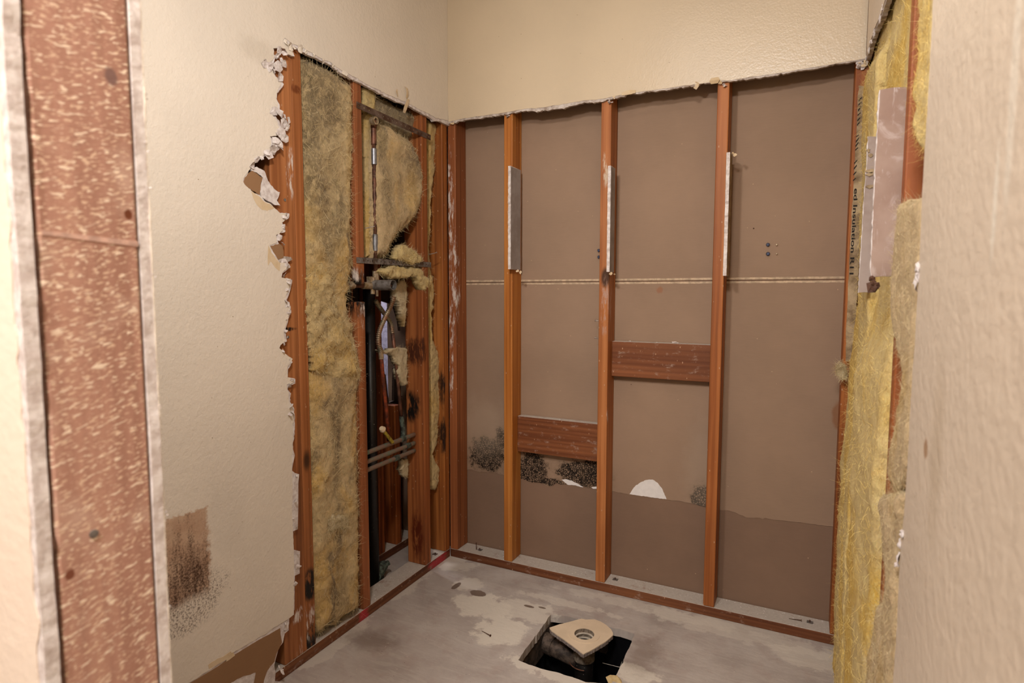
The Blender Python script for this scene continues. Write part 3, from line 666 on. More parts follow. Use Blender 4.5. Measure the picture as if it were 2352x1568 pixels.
# partition end in the left foreground
XE = .767; YA, YB = -1.781, -1.870
def ragz(xb, amp, seed, z0=0.0, z1=CEIL, big=0.0, step=.006):
    z = np.arange(z0, z1, .005); p = np.stack([z*9, z*0+seed, z*0], 1); q = np.stack([z*60, z*0+seed+5, z*0], 1)
    d = amp*1.2*fbm(p, 2, seed)+amp*.7*fbm(q, 3, seed+3)+big*np.clip(fbm(p*2.3, 2, seed+7)-.35, 0, 1)
    return [(xb+float(a), float(b)) for a, b in zip(d, z)]+[(xb, z1)]
e = ragz(XE+.0005, .0006, 71, big=.003)
wf = obj('wall_front', M().prism([(.013, 0)]+e+[(.013, CEIL)], 1, YA+.0118, YA+.013), M_left, kind='structure')
e = ragz(XE, .0004, 72, big=.002)
obj('gypsum_core', M().prism([(.013, 0)]+e+[(.013, CEIL)], 1, YA+.001, YA+.0117), M_gyp, parent=wf, label='white cut edge of the board')
mm = M(); rr = random.Random(9)
for z in [1.05, 1.18, 1.31, 1.36, 1.45, .82, .93, 1.27]:
    for k in range(3):
        y = YA+.012+rr.uniform(-.003, .003); x = XE+rr.uniform(-.001, .003); zz = z+rr.uniform(-.01, .01); s = rr.uniform(.0012, .0028)
        mm.add([(x, y, zz), (x+s*.5, y+s, zz+s*.3), (x+s*.3, y+s*.4, zz+s), (x+s*.7, y+s*.7, zz+s*.7)], [(0, 1, 2), (1, 3, 2), (0, 3, 1), (0, 2, 3)])
obj('torn_paper', mm, M_gyp, parent=wf, kind='stuff')
e = ragz(XE-.008, .0018, 73, big=.010)
wh = obj('wall_entry', M().prism([(-1.30, 0)]+e+[(-1.30, CEIL)], 1, YB-.0150, YB-.0162), M_hall, kind='structure')
e = ragz(XE+.000, .0008, 74, big=.003)
obj('gypsum_core', M().prism([(-1.30, 0)]+e+[(-1.30, CEIL)], 1, YB-.0028, YB-.0149), M_gyp, parent=wh, label='lavender white torn gypsum edge')
e = ragz(XE+.0, .002, 75, big=.002)
obj('backing_paper', M().prism([(-1.30, 0)]+e+[(-1.30, CEIL)], 1, YB-.0004, YB-.0027), M_rustn, parent=wh, label='brown backing paper of the board')

# ------------------------------------------------------------------ lumber
def stud(x0, x1, y0, y1, za, zb, mat, label, group=None, name='wood_stud', bev=.003, m=None):
    m = m or M().box((min(x0, x1), min(y0, y1), za), (max(x0, x1), max(y0, y1), zb), bev=bev)
    return obj(name, m, mat, label=label, cat='stud' if 'stud' in name else 'plank', group=group)
T = .038; D = .089; PZ = .0362
s = stud(XE-T, XE, YB+.0005, YA-.0005, .0, CEIL, M_spk, 'reddish wood stud spattered with pale plaster dashes, blurred in the left foreground')
mm = M(); mm.tube([(XE-.004, -1.838, .931), (XE+.0015, -1.838, .931)], [.004, .004], 12)
obj('nail', mm, M_galv, label='pale nail head on the plaster-spattered foreground stud', cat='nail')
mm = M().prism([(YB+.004, 1.2135), (YA-.001, 1.2090), (YA-.001, 1.2145), (YB+.004, 1.2175)], 0, XE-.0003, XE+.0006)
obj('plaster_line', mm, simple('plaster_line', (216, 176, 158), .8), parent=s, label='faint pale plaster line across the stud')
stud(-D, 0, -.931, -.8425, PZ, CEIL, W_A, 'wide flat stud beside the torn cream wall edge')
stud(-D, -.001, -.8418, -.8035, PZ, CEIL, W_B, 'narrow stud with black marks near its foot, left of the tall wool batt')
mm = M().box((-D, -.575, PZ), (0, -.537, 1.135), bev=.003)
mm.box((-D, -.575, 1.13), (-.055, -.537, 1.20)).box((-D, -.575, 1.195), (0, -.537, CEIL), bev=.003)
stud(0, 0, 0, 0, 0, 0, W_C, 'stud scorched black and notched where the shower valve pipe passes', m=mm)
stud(-D, 0, -.19, -.15, PZ, CEIL, W_D, 'stud right of the copper pipes with a broad reddish side')
stud(-D, -.0, -.040, -.0015, PZ, CEIL, W_E, 'orange-brown corner stud on the left wall with dark knots')
stud(.001, T+.001, .0, D-.002, PZ, CEIL, W_F, 'corner stud smeared with white plaster at the left end of the back wall')
XS = (.2677, .6725, 1.0812, 1.4869)
stud(XS[0], XS[0]+T, 0, D-.002, PZ, CEIL, W_1, 'bright orange stud, first full stud from the corner of the back wall')
stud(XS[1], XS[1]+T, 0, D-.002, PZ, CEIL, W_2, 'stud standing between the two horizontal blocks on the back wall')
stud(XS[2], XS[2]+T, 0, D-.002, PZ, CEIL, W_3, 'stud right of the higher horizontal block on the back wall')
stud(XS[3], 1.524, 0, D-.002, PZ, CEIL, W_4, 'stud at the right end of the back wall beside the yellow wool')
stud(1.524, 1.524+D, -.888, -.85, .0, CEIL, W_R, 'stud between yellow wool batts on the right wall beside the big grey board strip')
stud(1.545, 1.524+D, -.44, -.402, .0, CEIL, W_R, 'stud on the right wall hidden behind the narrow speckled board strip')
stud(1.524, 1.524+D, -1.196, -1.158, .0, CEIL, W_R, 'stud showing as a thin brown line along the right foreground board edge')
# plates
obj('bottom_plate', M().box((.0005, 0, 0), (1.524, D-.002, PZ-.0004), bev=.0025), W_pl, label='dusty bottom plate along the back wall floor', cat='plank')
obj('bottom_plate', M().box((-D, -1.1, 0), (0, 0.0, PZ-.0004), bev=.0025), W_pll, label='dusty bottom plate of the left wall with red paint marks', cat='plank')
obj('bottom_plate', M().box((-.322, -1.2, 0), (-.233, .08, PZ-.0004), bev=.0025), W_plc, label='bottom plate deep inside the left wall behind the corroded valve', cat='plank')
ya = float(U(885, 1262, 0, -.233)[1]); yb = float(U(923, 1236, 0, -.233)[1])
stud(-.322, -.233, ya-T, ya, PZ, CEIL, W_ch, 'back row stud inside the left wall, left one of the pair')
stud(-.322, -.233, yb-T, yb, PZ, float(U(905, 925, 0, -.28)[2]), W_ch, 'back row stud inside the left wall, right one of the pair')
# blocking
b0 = [U(x, y, 1, .05) for x, y in [(1187, 960), (1372, 970), (1372, 1050), (1187, 1037)]]
obj('wood_block', M().box((XS[0]+T+.0003, .05, .500), (XS[1]-.0003, D-.003, .652), bev=.003), W_bl, label='lower horizontal wood block between studs, above the black mould', cat='plank')
obj('wood_block', M().box((XS[1]+T+.0003, .05, .846), (XS[2]-.0003, D-.003, .982), bev=.003), W_bl, label='higher horizontal wood block between studs, crumbs lying on it', cat='plank')
mm = M(); rr = random.Random(3)
def crumb(mm, p, s, rr):
    k = 7; vs = []
    for i in range(k*2):
        a = rr.uniform(0, 6.28); z = rr.uniform(0, 1)*s; r = s*rr.uniform(.5, 1)
        vs.append((p[0]+r*math.cos(a), p[1]+r*math.sin(a)*.8, p[2]+z*.7))
    bm = bmesh.new(); bv = [bm.verts.new(v) for v in vs]; res = bmesh.ops.convex_hull(bm, input=bv)
    bmesh.ops.delete(bm, geom=[v for v in bm.verts if not v.link_faces], context='VERTS'); bm.verts.index_update()
    mm.add([v.co[:] for v in bm.verts], [[v.index for v in f.verts] for f in bm.faces]); bm.free()
for i, (x, sz, lb) in enumerate(((1446, .006, 'left one of the white plaster crumbs on the higher block'), (1548, .011, 'largest white plaster crumb on the higher wood block'), (1508, .004, 'tiny middle plaster crumb on the higher block'), (1578, .005, 'small plaster crumb at the right of the higher block'), (1285, .004, 'left small plaster crumb on the lower block'), (1337, .004, 'right small plaster crumb on the lower block'))):
    z = .982 if i < 4 else .652
    q = U(x, 785 if i < 4 else 965, 1, .058); mc = M(); crumb(mc, (q[0], .062, z-.001), sz, rr); 
    if i == 1: crumb(mc, (q[0]+.014, .064, z-.001), sz*.8, rr)
    obj('plaster_crumb', mc, M_gyp, label=lb, cat='crumb', group='plaster crumbs on the wood blocks')
# plaster dust lying on the plates
mm = M(); rr = random.Random(17)
for i in range(520):
    x = rr.uniform(.02, 1.5); y = rr.choice((rr.uniform(.004, .08), D-.008-abs(rr.gauss(0, .006))))
    if any(a-.003 < x < a+T+.003 for a in XS) or x < T+.006: continue
    crumb(mm, (x, y, PZ-.001), rr.uniform(.0008, .0028), rr)
for i in range(160):
    crumb(mm, (rr.uniform(-.08, -.004), rr.uniform(-.53, -.2), PZ-.001), rr.uniform(.0008, .0026), rr)
obj('plaster_dust', mm, M_gyp, label='white plaster dust and crumbs scattered along the bottom plates', cat='dust', kind='stuff')
mm = M()
hx = [p[0] for p in hole]; hy = [p[1] for p in hole]
for i in range(420):
    x = rr.uniform(.0, 1.5); y = rr.uniform(-.95, -.01)
    if min(hx)-.01 < x < max(hx)+.01 and min(hy)-.01 < y < max(hy)+.01: continue
    crumb(mm, (x, y, -.0005), rr.uniform(.0007, .0020), rr)
obj('floor_debris', mm, M_gyp_dirty, label='tiny grey crumbs scattered over the concrete floor', cat='debris', kind='stuff')

# ------------------------------------------------------------------ board strips left on the studs
def strip(pts_outer, x0, y0, y1, label, mats, seed):
    """gypsum strip standing on a stud's side: front edge white, faces papered"""
    zt, zb = pts_outer
    front = rag([(y0, zb), (y0, zt)], .0012, .01, seed)
    back = rag([(y1, zt), (y1, zb)], .0006, .02, seed+1)
    t = thing('board_strip', (x0, (y0+y1)/2, zb), label, 'drywall strip', 'board strips left on the back wall studs')
    th = .0125
    obj('gypsum_core', M().prism(front+back, 0, x0+.0008, x0+th-.0008), M_gyp, parent=t, label='white gypsum edge')
    f2 = [(y+.0018, z) for y, z in rag([(y0, zb+.002), (y0, zt-.004)], .0010, .01, seed+2)]
    obj('paper_face', M().prism(f2+back, 0, x0+th-.0007, x0+th), mats, parent=t, label='grey paper face')
    obj('backing_paper', M().prism([(y+.001, z) for y, z in front]+back, 0, x0, x0+.0007), M_kraft, parent=t)
    return t
def zat(x, y, yy): return float(U(x, y, 1, yy)[2])
s1 = strip((zat(1175, 381, -.035), zat(1172, 618, -.035)), XS[0]+T+.0005, -.040, .052, 'broad grey-faced board strip on the bright orange stud', M_stripgray, 81)
s2 = strip((zat(1409, 380, -.03), zat(1405, 624, -.03)), XS[1]+T+.0005, -.034, .020, 'thin board strip on the middle stud with a frayed lower tip', M_stripgray, 84)
s3 = strip((zat(1675, 350, -.03), zat(1669, 633, -.03)), XS[2]+T+.0005, -.034, .030, 'thin white-edged board strip on the stud above the higher block', M_kraft, 87)
for t_, px in ((s2, [(1403, 628), (1412, 630)]), (s3, [(1684, 352), (1689, 356)]), (s1, [(1190, 622), (1196, 625)])):
    mm = M(); flakes(mm, px, 1, -.02, -1, .0055, int(px[0][0]), .008); obj('frayed_paper', mm, M_tan, parent=t_)
def strip_r(px, yy, label, mat, seed):
    """board strip on the right wall: broad face turned to the door"""
    p = rag(U2(px, 1, yy), .0004, .010, seed, closed=True)
    xs = min(q[0] for q in p)
    t = thing('board_strip', (xs, yy, min(q[1] for q in p)), label, 'drywall strip', 'board strips left on the right wall studs')
    obj('gypsum_core', M().prism([(q[0]-.0012, q[1]) for q in rag(U2(px, 1, yy), .0006, .008, seed+3, closed=True)], 1, yy+.0012, yy+.0118), M_gyp, parent=t, label='white gypsum edge')
    obj('paper_face', M().prism(p, 1, yy, yy+.0012), mat, parent=t)
    return t
r1 = strip_r([(2022, 206), (2050, 201), (2082, 200), (2078, 400), (2068, 520), (2056, 634), (2030, 634), (2003, 636), (2000, 620), (2006, 500), (2011, 380), (2017, 280)], -.838, 'wide scuffed grey-brown board strip against the yellow wool on the right wall', M_scuff, 91)
r2_ = strip_r([(1994, 313), (2016, 314), (2012, 500), (1996, 671), (1972, 672), (1979, 560), (1986, 440), (1992, 372)], -.446, 'narrow speckled board strip behind the wide scuffed one on the right wall', M_graypaper, 94)
mm = M()
for (x, y, w_) in ((1998, 392, .012), (1996, 400, .010), (1998, 428, .010), (1999, 356, .005), (1994, 345, .004)):
    q = U(x, y, 1, -.4475); mm.prism(rag([(q[0]-w_, q[2]), (q[0], q[2]+.004), (q[0]+w_, q[2]+.002), (q[0]+w_*.8, q[2]-.004), (q[0], q[2]-.006)], .001, .003, x, closed=True), 1, -.4465, -.4485)
obj('torn_chip', mm, M_kraft, parent=r2_, kind='stuff', label='brown torn paper chips')
mm = M(); flakes(mm, [(2004, 640), (2008, 650), (2012, 655), (2006, 660)], 1, -.842, -1, .011, 95, .010)
obj('frayed_paper', mm, M_rustn, parent=r1, label='dark curled paper scrap at the lower end')

# ------------------------------------------------------------------ glass wool
M_fib = simple('pale_fibres', (214, 196, 156), 0.9, spec=0.1, c2=(190, 168, 124), scale=20, bst=0)
M_fiby = simple('yellow_fibres', (236, 212, 142), 0.9, spec=0.1, c2=(222, 190, 110), scale=20, bst=0)
def pillow(name, px, axis, trace, base, sgn, H, r, mat, label, group, step=.0045, amp=.010, fq=14, seed=0, thick=.03, wob=.006, fib=1500, flen=.016, fwd=1.0, cat='insulation', uv=None, parent=None, hmod=None):
    ks = [i for i in range(3) if i != axis]
    P = np.array(uv if uv else U2(px, axis, trace)); lo = P.min(0)-wob*2; hi = P.max(0)+wob*2
    nx = int((hi[0]-lo[0])/step)+2; ny = int((hi[1]-lo[1])/step)+2
    gx, gy = np.meshgrid(lo[0]+np.arange(nx)*step, lo[1]+np.arange(ny)*step, indexing='ij')
    G = np.stack([gx.ravel(), gy.ravel()], 1)
    G3 = np.stack([G[:, 0], G[:, 1], np.full(len(G), seed*3.1)], 1)
    Wp = G+wob*np.stack([fbm(G3*38, 3, seed+1), fbm(G3*38, 3, seed+9)], 1)
    A = P; B = np.roll(P, -1, 0); ins = np.zeros(len(G), bool); dist = np.full(len(G), 1e9)
    for a, b in zip(A, B):
        c = ((a[1] > Wp[:, 1]) != (b[1] > Wp[:, 1])); den = (b[1]-a[1]) if abs(b[1]-a[1]) > 1e-12 else 1e-12
        ins ^= c & (Wp[:, 0] < (b[0]-a[0])*(Wp[:, 1]-a[1])/den+a[0])
        ab = b-a; L = (ab**2).sum()+1e-12; t = np.clip(((Wp-a)@ab)/L, 0, 1); q = a+t[:, None]*ab
        dist = np.minimum(dist, np.sqrt(((Wp-q)**2).sum(1)))
    k = 1-np.clip(dist/r, 0, 1); h = H*np.sqrt(np.clip(1-k**2, 0, 1))
    e = np.clip(dist/(r*.7), 0.12, 1)
    if hmod is not None: h = h*np.array([hmod(a_, b_) for a_, b_ in G])
    n = fbm(G3*fq, 3, seed+20); rid = 1-np.abs(fbm(G3*fq*.6+3.3, 2, seed+40)); fine = fbm(G3*fq*8, 2, seed+50)
    h = h+e*amp*(n*.65+(rid-.5)*.45)+fine*amp*.07*(.4+e)
    h = np.maximum(h, .001)
    idx = -np.ones(len(G), int); vs = []; ins2 = ins.reshape(nx, ny)
    cells = ins2[:-1, :-1] & ins2[1:, :-1] & ins2[1:, 1:] & ins2[:-1, 1:]
    use = np.zeros((nx, ny), bool); use[:-1, :-1] |= cells; use[1:, :-1] |= cells; use[1:, 1:] |= cells; use[:-1, 1:] |= cells
    ids = np.where(use.ravel())[0]; idx[ids] = np.arange(len(ids)); N = len(ids)
    J = np.stack([fbm(G3[ids]*90, 1, seed+70), fbm(G3[ids]*90, 1, seed+80)], 1)*step*.35
    V = np.zeros((N, 3)); V[:, axis] = base+sgn*h[ids]; V[:, ks[0]] = G[ids, 0]+J[:, 0]; V[:, ks[1]] = G[ids, 1]+J[:, 1]
    VB = V.copy(); VB[:, axis] = base-sgn*thick
    I = idx.reshape(nx, ny); F_ = []; ci, cj = np.where(cells)
    for i, j in zip(ci, cj):
        F_.append((I[i, j], I[i+1, j], I[i+1, j+1], I[i, j+1])); F_.append((N+I[i, j+1], N+I[i+1, j+1], N+I[i+1, j], N+I[i, j]))
        for (di, dj, p, q) in ((-1, 0, (i, j+1), (i, j)), (1, 0, (i+1, j), (i+1, j+1)), (0, -1, (i, j), (i+1, j)), (0, 1, (i+1, j+1), (i, j+1))):
            u_, v_ = i+di, j+dj
            if not (0 <= u_ < nx-1 and 0 <= v_ < ny-1 and cells[u_, v_]): F_.append((I[p], I[q], N+I[q], N+I[p]))
    m = M(); m.v = [tuple(v) for v in V]+[tuple(v) for v in VB]; m.f = [tuple(int(z) for z in f) for f in F_]; m.m = [0]*len(F_)
    o = obj(name, m, mat, parent=parent, label=label, cat=cat, group=group, smooth=True) if label or parent is None else obj(name, m, mat, parent=parent, smooth=True)
    if fib and N > 10:
        rr = np.random.RandomState(seed+5); pick = rr.randint(0, N, fib); m2 = M()
        edge = np.where(dist[ids] < r*.35)[0]
        if len(edge) > 5: pick[:fib//3] = edge[rr.randint(0, len(edge), fib//3)]
        for q in pick:
            p = V[q].copy(); a = rr.uniform(0, 6.28); d = np.zeros(3); d[ks[0]] = math.cos(a); d[ks[1]] = math.sin(a); d[axis] = sgn*rr.uniform(0.05, .7)
            w_ = np.cross(d, rr.normal(size=3)); w_ /= (np.linalg.norm(w_)+1e-9); w_ *= (.00030+.00025*rr.rand())*fwd; L = flen*rr.uniform(.4, 1.3); cv = rr.normal(size=3)*L*.45; vs = []
            for t in (0, .35, .7, 1.0):
                c = p+d*L*t+cv*t*t; ww = w_*(1-t*.7); vs += [c-ww, c+ww]
            m2.add(vs, [(0, 1, 3, 2), (2, 3, 5, 4), (4, 5, 7, 6)])
        obj('loose_fibres', m2, M_fiby if mat is WO_yell else M_fib, parent=o, kind='stuff')
    return o
GL = 'glass wool pieces in the left wall'; GR = 'glass wool pieces in the right wall'
b1 = [(692, 128), (705, 128), (735, 140), (760, 152), (790, 172), (818, 184), (820, 244), (822, 366), (818, 481), (822, 596), (815, 641), (809, 680), (812, 728), (827, 744), (821, 766), (831, 804), (838, 842), (840, 871), (832, 878), (834, 983), (832, 1100), (835, 1222), (835, 1368), (834, 1402), (815, 1412), (796, 1427), (782, 1441), (760, 1447), (742, 1462), (728, 1471), (721, 1330), (716, 1150), (711, 900), (704, 600), (698, 330)]
pillow('wool_batt', b1, 0, .004, -.045, 1, .050, .055, WO_dirty, 'tall dirty yellow wool batt filling the first bay of the left wall', GL, amp=.015, fq=13, seed=1, fib=9000, flen=.020, thick=.04)
pillow('wool_clump', [(712, 640), (745, 600), (770, 640), (780, 700), (800, 760), (822, 800), (836, 850), (835, 872), (800, 876), (760, 868), (725, 850), (715, 760)], 0, .02, -.0, 1, .016, .03, WO_lower, 'shaggy torn fold of wool across the middle of the tall left batt', GL, amp=.016, fq=22, seed=2, fib=2600, flen=.018, thick=.02)
pillow('wool_clump', [(755, 1200), (770, 1185), (790, 1180), (806, 1190), (808, 1210), (800, 1222), (780, 1215), (765, 1222)], 0, .02, .002, 1, .012, .015, WO_dim, 'small pale curl of wool low on the tall left batt', GL, amp=.010, fq=40, seed=3, fib=700, flen=.014, thick=.012)
pillow('wool_batt', [(868, 218), (885, 226), (911, 240), (938, 252), (958, 262), (961, 290), (955, 312), (944, 318), (907, 300), (870, 284), (846, 262), (852, 240)], 0, -.03, -.055, 1, .02, .03, WO_gray, 'dark grey wool behind the upper metal strap', GL, amp=.010, fq=20, seed=4, fib=700, thick=.03)
pillow('wool_batt', [(838, 196), (852, 198), (868, 207), (866, 235), (862, 260), (848, 256), (838, 246)], 0, -.012, -.03, 1, .014, .012, WO_pale, 'small yellow wool corner above the upper metal strap', GL, amp=.005, fq=25, seed=5, fib=250, thick=.02)
pillow('wool_strip', [(838, 252), (858, 262), (856, 400), (858, 440), (862, 480), (862, 530), (858, 592), (842, 598), (841, 450)], 0, -.035, -.055, 1, .018, .015, WO_lower, 'narrow wool strip left of the vertical riser pipe', GL, amp=.006, fq=20, seed=6, fib=500, thick=.025)
pillow('wool_lobe', [(863, 276), (890, 282), (912, 294), (942, 314), (960, 345), (971, 375), (977, 410), (975, 445), (966, 490), (947, 518), (924, 534), (908, 556), (898, 592), (862, 598), (860, 440)], 0, -.008, -.05, 1, .052, .055, WO_lobe, 'big half-round lobe of wool bulging beside the riser pipe', GL, amp=.011, fq=17, seed=7, fib=4200, flen=.014, thick=.035)
pillow('wool_clump', [(906, 596), (912, 575), (922, 562), (940, 566), (958, 577), (972, 597), (966, 603), (948, 609), (934, 603), (918, 598)], 0, .012, .003, 1, .016, .015, WO_pale, 'torn yellow wool lump resting on the lower metal strap', GL, amp=.008, fq=32, seed=8, fib=700, flen=.010, thick=.02)
pillow('wool_clump', [(872, 622), (884, 613), (906, 610), (940, 613), (970, 614), (980, 628), (989, 640), (987, 660), (982, 672), (974, 668), (964, 650), (958, 634), (932, 641), (900, 640), (882, 634)], 0, .006, -.012, 1, .018, .014, WO_pale, 'ragged yellow wool hanging under the lower metal strap', GL, amp=.008, fq=32, seed=9, fib=800, flen=.011, thick=.02)
pillow('wool_strip', [(911, 655), (932, 640), (938, 655), (936, 728), (934, 756), (925, 728), (921, 706), (912, 692)], 0, -.05, -.065, 1, .013, .012, WO_dim, 'pale wool strip hanging left of the broad reddish stud below the valve', GL, amp=.005, fq=30, seed=10, fib=300, flen=.010, thick=.02)
pillow('wool_clump', [(877, 804), (897, 800), (910, 800), (918, 796), (926, 792), (940, 800), (941, 886), (932, 889), (926, 880), (921, 866), (917, 838), (911, 817), (897, 814), (878, 812)], 0, -.06, -.08, 1, .014, .010, WO_dim, 'frayed pale wool behind the copper supply pipes', GL, amp=.006, fq=40, seed=11, fib=500, flen=.010, thick=.015)
pillow('wool_clump', [(926, 1058), (940, 1050), (941, 1098), (930, 1092), (924, 1076)], 0, -.06, -.075, 1, .012, .010, WO_dim, 'pale wool tuft beneath the three horizontal copper pipes', GL, amp=.005, fq=40, seed=12, fib=250, flen=.010, thick=.015)
pillow('wool_strip', [(984, 272), (1006, 286), (1001, 382), (993, 470), (990, 560), (992, 613), (1001, 667), (995, 728), (996, 780), (1008, 803), (1014, 912), (1010, 977), (1007, 1020), (996, 1042), (1004, 1060), (1018, 1080), (1014, 1104), (1004, 1126), (994, 1120), (991, 1060), (988, 900), (985, 600)], 0, -.028, -.052, 1, .024, .015, WO_lower, 'long thin wool strip in the narrow bay next to the corner', GL, amp=.008, fq=22, seed=13, fib=1600, flen=.012, thick=.02)
# right wall
def sm(v, a, b): v = min(1, max(0, (v-a)/(b-a))); return v*v*(3-2*v)
uvA = [(-.046, .0), (-.046, 1.93), (-.20, 1.92), (-.425, 1.90), (-.432, 0)]
def hA(y, z):
    top = 1.875+.19*(y+.02)
    k = .66+.40*(1-sm(z, .55, 1.15))+.10*sm(z, 1.45, 1.6)
    return k*(1-sm(z, top-.07, top-.015))+.28*sm(z, top-.07, top-.015)
pillow('wool_batt', None, 0, 0, 1.545, -1, .048, .018, WO_yell, 'yellow wool batt beside the back wall corner, printed paper edge along it', GR, uv=uvA, amp=.006, fq=11, seed=21, fib=6000, flen=.016, fwd=.75, thick=.05, hmod=hA)
uvB = [(-.436, .0), (-.436, 1.15), (-.460, 1.17), (-.460, 1.57), (-.428, 1.60), (-.428, 1.90), (-.60, 1.90), (-.826, 1.90), (-.826, 1.15), (-.8485, 1.14), (-.8485, 0)]
def hB(y, z):
    k = .36+.60*(1-sm(z, .95, 1.14)); k *= 1-.30*(1-sm(y, -.80, -.50))
    return k*(1-sm(z, 1.72, 1.76))+.25*sm(z, 1.72, 1.76)
pillow('wool_batt', None, 0, 0, 1.548, -1, .058, .045, WO_yell, 'yellow wool batt behind the wide scuffed board strip', GR, uv=uvB, amp=.006, fq=10, seed=22, fib=6000, flen=.016, fwd=.7, thick=.05, hmod=hB)
pillow('wool_batt', [(2108, -60), (2106, 46), (2098, 102), (2099, 153), (2093, 204), (2086, 237), (2100, 250), (2093, 290), (2099, 332), (2114, 362), (2121, 400), (2128, 330), (2138, 200), (2143, 60), (2148, -60)], 0, 1.520, 1.545, -1, .024, .02, WO_yell, 'bright yellow wool wedge at the top beside the foreground board edge', GR, amp=.004, fq=22, seed=23, fib=2200, flen=.012, fwd=.4, thick=.05, wob=.004, step=.0035)
pillow('wool_clump', [(2064, 466), (2090, 458), (2116, 452), (2110, 640), (2104, 760), (2096, 860), (2090, 980), (2082, 1080), (2074, 1120), (2058, 1126), (2048, 1121), (2041, 1084), (2041, 1035), (2051, 991), (2065, 913), (2072, 869), (2060, 806), (2050, 765), (2048, 690), (2051, 600), (2059, 530)], 0, 1.516, 1.5235, -1, .010, .02, WO_tan, 'long tan wool tongue hanging over the right wall stud', GR, amp=.004, fq=18, seed=24, fib=3200, flen=.012, fwd=.4, thick=.05, step=.0035, wob=.004)
pillow('wool_clump', [(2022, 1136), (2050, 1128), (2074, 1122), (2064, 1240), (2060, 1330), (2058, 1400), (2050, 1560), (2046, 1640), (1990, 1640), (1996, 1480), (2012, 1384), (2032, 1372), (2034, 1320), (2026, 1295), (2021, 1240)], 0, 1.512, 1.5235, -1, .014, .025, WO_tan, 'shaggy orange-tan wool at the bottom beside the foreground board edge', GR, amp=.006, fq=18, seed=25, fib=3200, flen=.014, fwd=.4, thick=.05, step=.004, wob=.004)
pillow('wool_tuft', [(1921, 838), (1934, 832), (1944, 838), (1948, 856), (1946, 872), (1934, 872), (1922, 858)], 1, -.05, -.045, -1, .010, .012, WO_dim, 'fluffy pale wool tuft sticking out over the right end stud', GR, amp=.006, fq=50, seed=27, fib=500, flen=.014, thick=.006, wob=.003, step=.003)

# printed kraft facing along the corner
KY = -.043
kp = [(1972, 196), (1992, 200), (1987, 300), (1983, 400), (1979, 480), (1974, 560), (1971, 640), (1968, 690), (1964, 760), (1958, 830), (1942, 830), (1943, 760), (1947, 690), (1949, 640), (1953, 560), (1957, 480), (1962, 400), (1967, 300)]
kf = thing('kraft_facing', tuple(U(1960, 830, 1, KY)), 'brown paper facing with black insulation print at the right corner', 'insulation paper')
obj('paper_sheet', M().prism(rag(U2(kp, 1, KY), .0006, .012, 7, closed=True), 1, KY, KY+.0006), M_kraft, parent=kf)
def text(s, size, loc, rot, mat, name, sx=1.0):
    cu = bpy.data.curves.new(name, 'FONT'); cu.body = s; cu.size = size; cu.extrude = .0002; cu.align_y = 'CENTER'; cu.offset = .0003
    o = bpy.data.objects.new(name, cu); col.objects.link(o); bpy.context.view_layer.update()
    me = bpy.data.meshes.new_from_object(o.evaluated_get(bpy.context.evaluated_depsgraph_get()))
    bpy.data.objects.remove(o); me.transform(Matrix.Diagonal((sx, 1, 1, 1))); me.transform(rot); me.materials.clear(); me.materials.append(mat)
    o = bpy.data.objects.new(name, me); col.objects.link(o); o.parent = kf; o.location = Vector(loc)-Vector(kf.location); return o
A_ = U(1966, 432, 1, KY-.0006); B_ = U(1954, 650, 1, KY-.0006)
L_ = (B_-A_); ln = float(np.linalg.norm(L_)); ex = Vector(L_).normalized(); nrm = Vector((0, -1, 0)); ey = nrm.cross(ex)
rot = Matrix((ex, ey, nrm)).transposed().to_4x4()
text('ed Insulation R11', .0150, tuple(A_), rot, M_ink, 'printed_text', ln/(.0150*7.55))
for i, (y, w_) in enumerate(((228, 10), (238, 8), (250, 12), (262, 8), (274, 9), (284, 10), (312, 6), (322, 12), (332, 12), (342, 8), (372, 10), (384, 12), (398, 10), (412, 8))):
    x = 1978-(y-200)*.072; q = U(x, y, 1, KY-.0004); hh = w_*.0007
    mm = M().prism([(q[0]-.004, q[2]-hh), (q[0]+.0035, q[2]+hh*.4), (q[0]+.0035, q[2]+hh), (q[0]-.004, q[2]-hh*.2)], 1, KY-.0002, KY-.0006); obj('printed_bar', mm, M_ink, parent=kf)
mm = M(); ribbon(mm, [tuple(U(1921, 1565, 1, -.15)), tuple(U(1920, 1530, 1, -.14)), tuple(U(1926, 1500, 1, -.12)), tuple(U(1932, 1480, 1, -.11))], .016, wdir=(.9, -.4, 0))
obj('paper_flap', mm, M_kraft, label='curled brown paper flap at the floor beside the right wall batts', cat='insulation paper')

# ------------------------------------------------------------------ plumbing in the left wall
def oct_(cx, cy, r, n=8): return [(cx+r*math.cos(2*math.pi*k/n), cy+r*math.sin(2*math.pi*k/n)) for k in range(n)]
def strap(name, a, b, wd, x0, n, mat, label):
    """perforated flat steel strap from a to b (y, z) on the stud faces"""
    a = Vector(a); b = Vector(b); d = (b-a).normalized(); nn = Vector((-d.y, d.x)); L = (b-a).length; c0 = a+nn*wd/2; c1 = a-nn*wd/2
    outer = [tuple(c0), tuple(c1), tuple(b-nn*wd/2), tuple(b+nn*wd/2)]
    hs = [oct_(*(a+d*(L*(i+.5)/n)), wd*.14) for i in range(n)]
    m = M().prism(outer, 0, x0, x0+.0015, holes=hs)
    return obj(name, m, mat, label=label, cat='metal strap', group='perforated metal straps on the left wall')
A0 = U(819, 240, 0, .002); B0 = U(989, 316, 0, .002)
strap('metal_strap', (A0[1], A0[2]), (B0[1], B0[2]), .021, .001, 17, M_galvrust, 'upper rusty perforated strap across the left wall studs')
A0 = U(819, 597, 0, .002); B0 = U(990, 608, 0, .002)
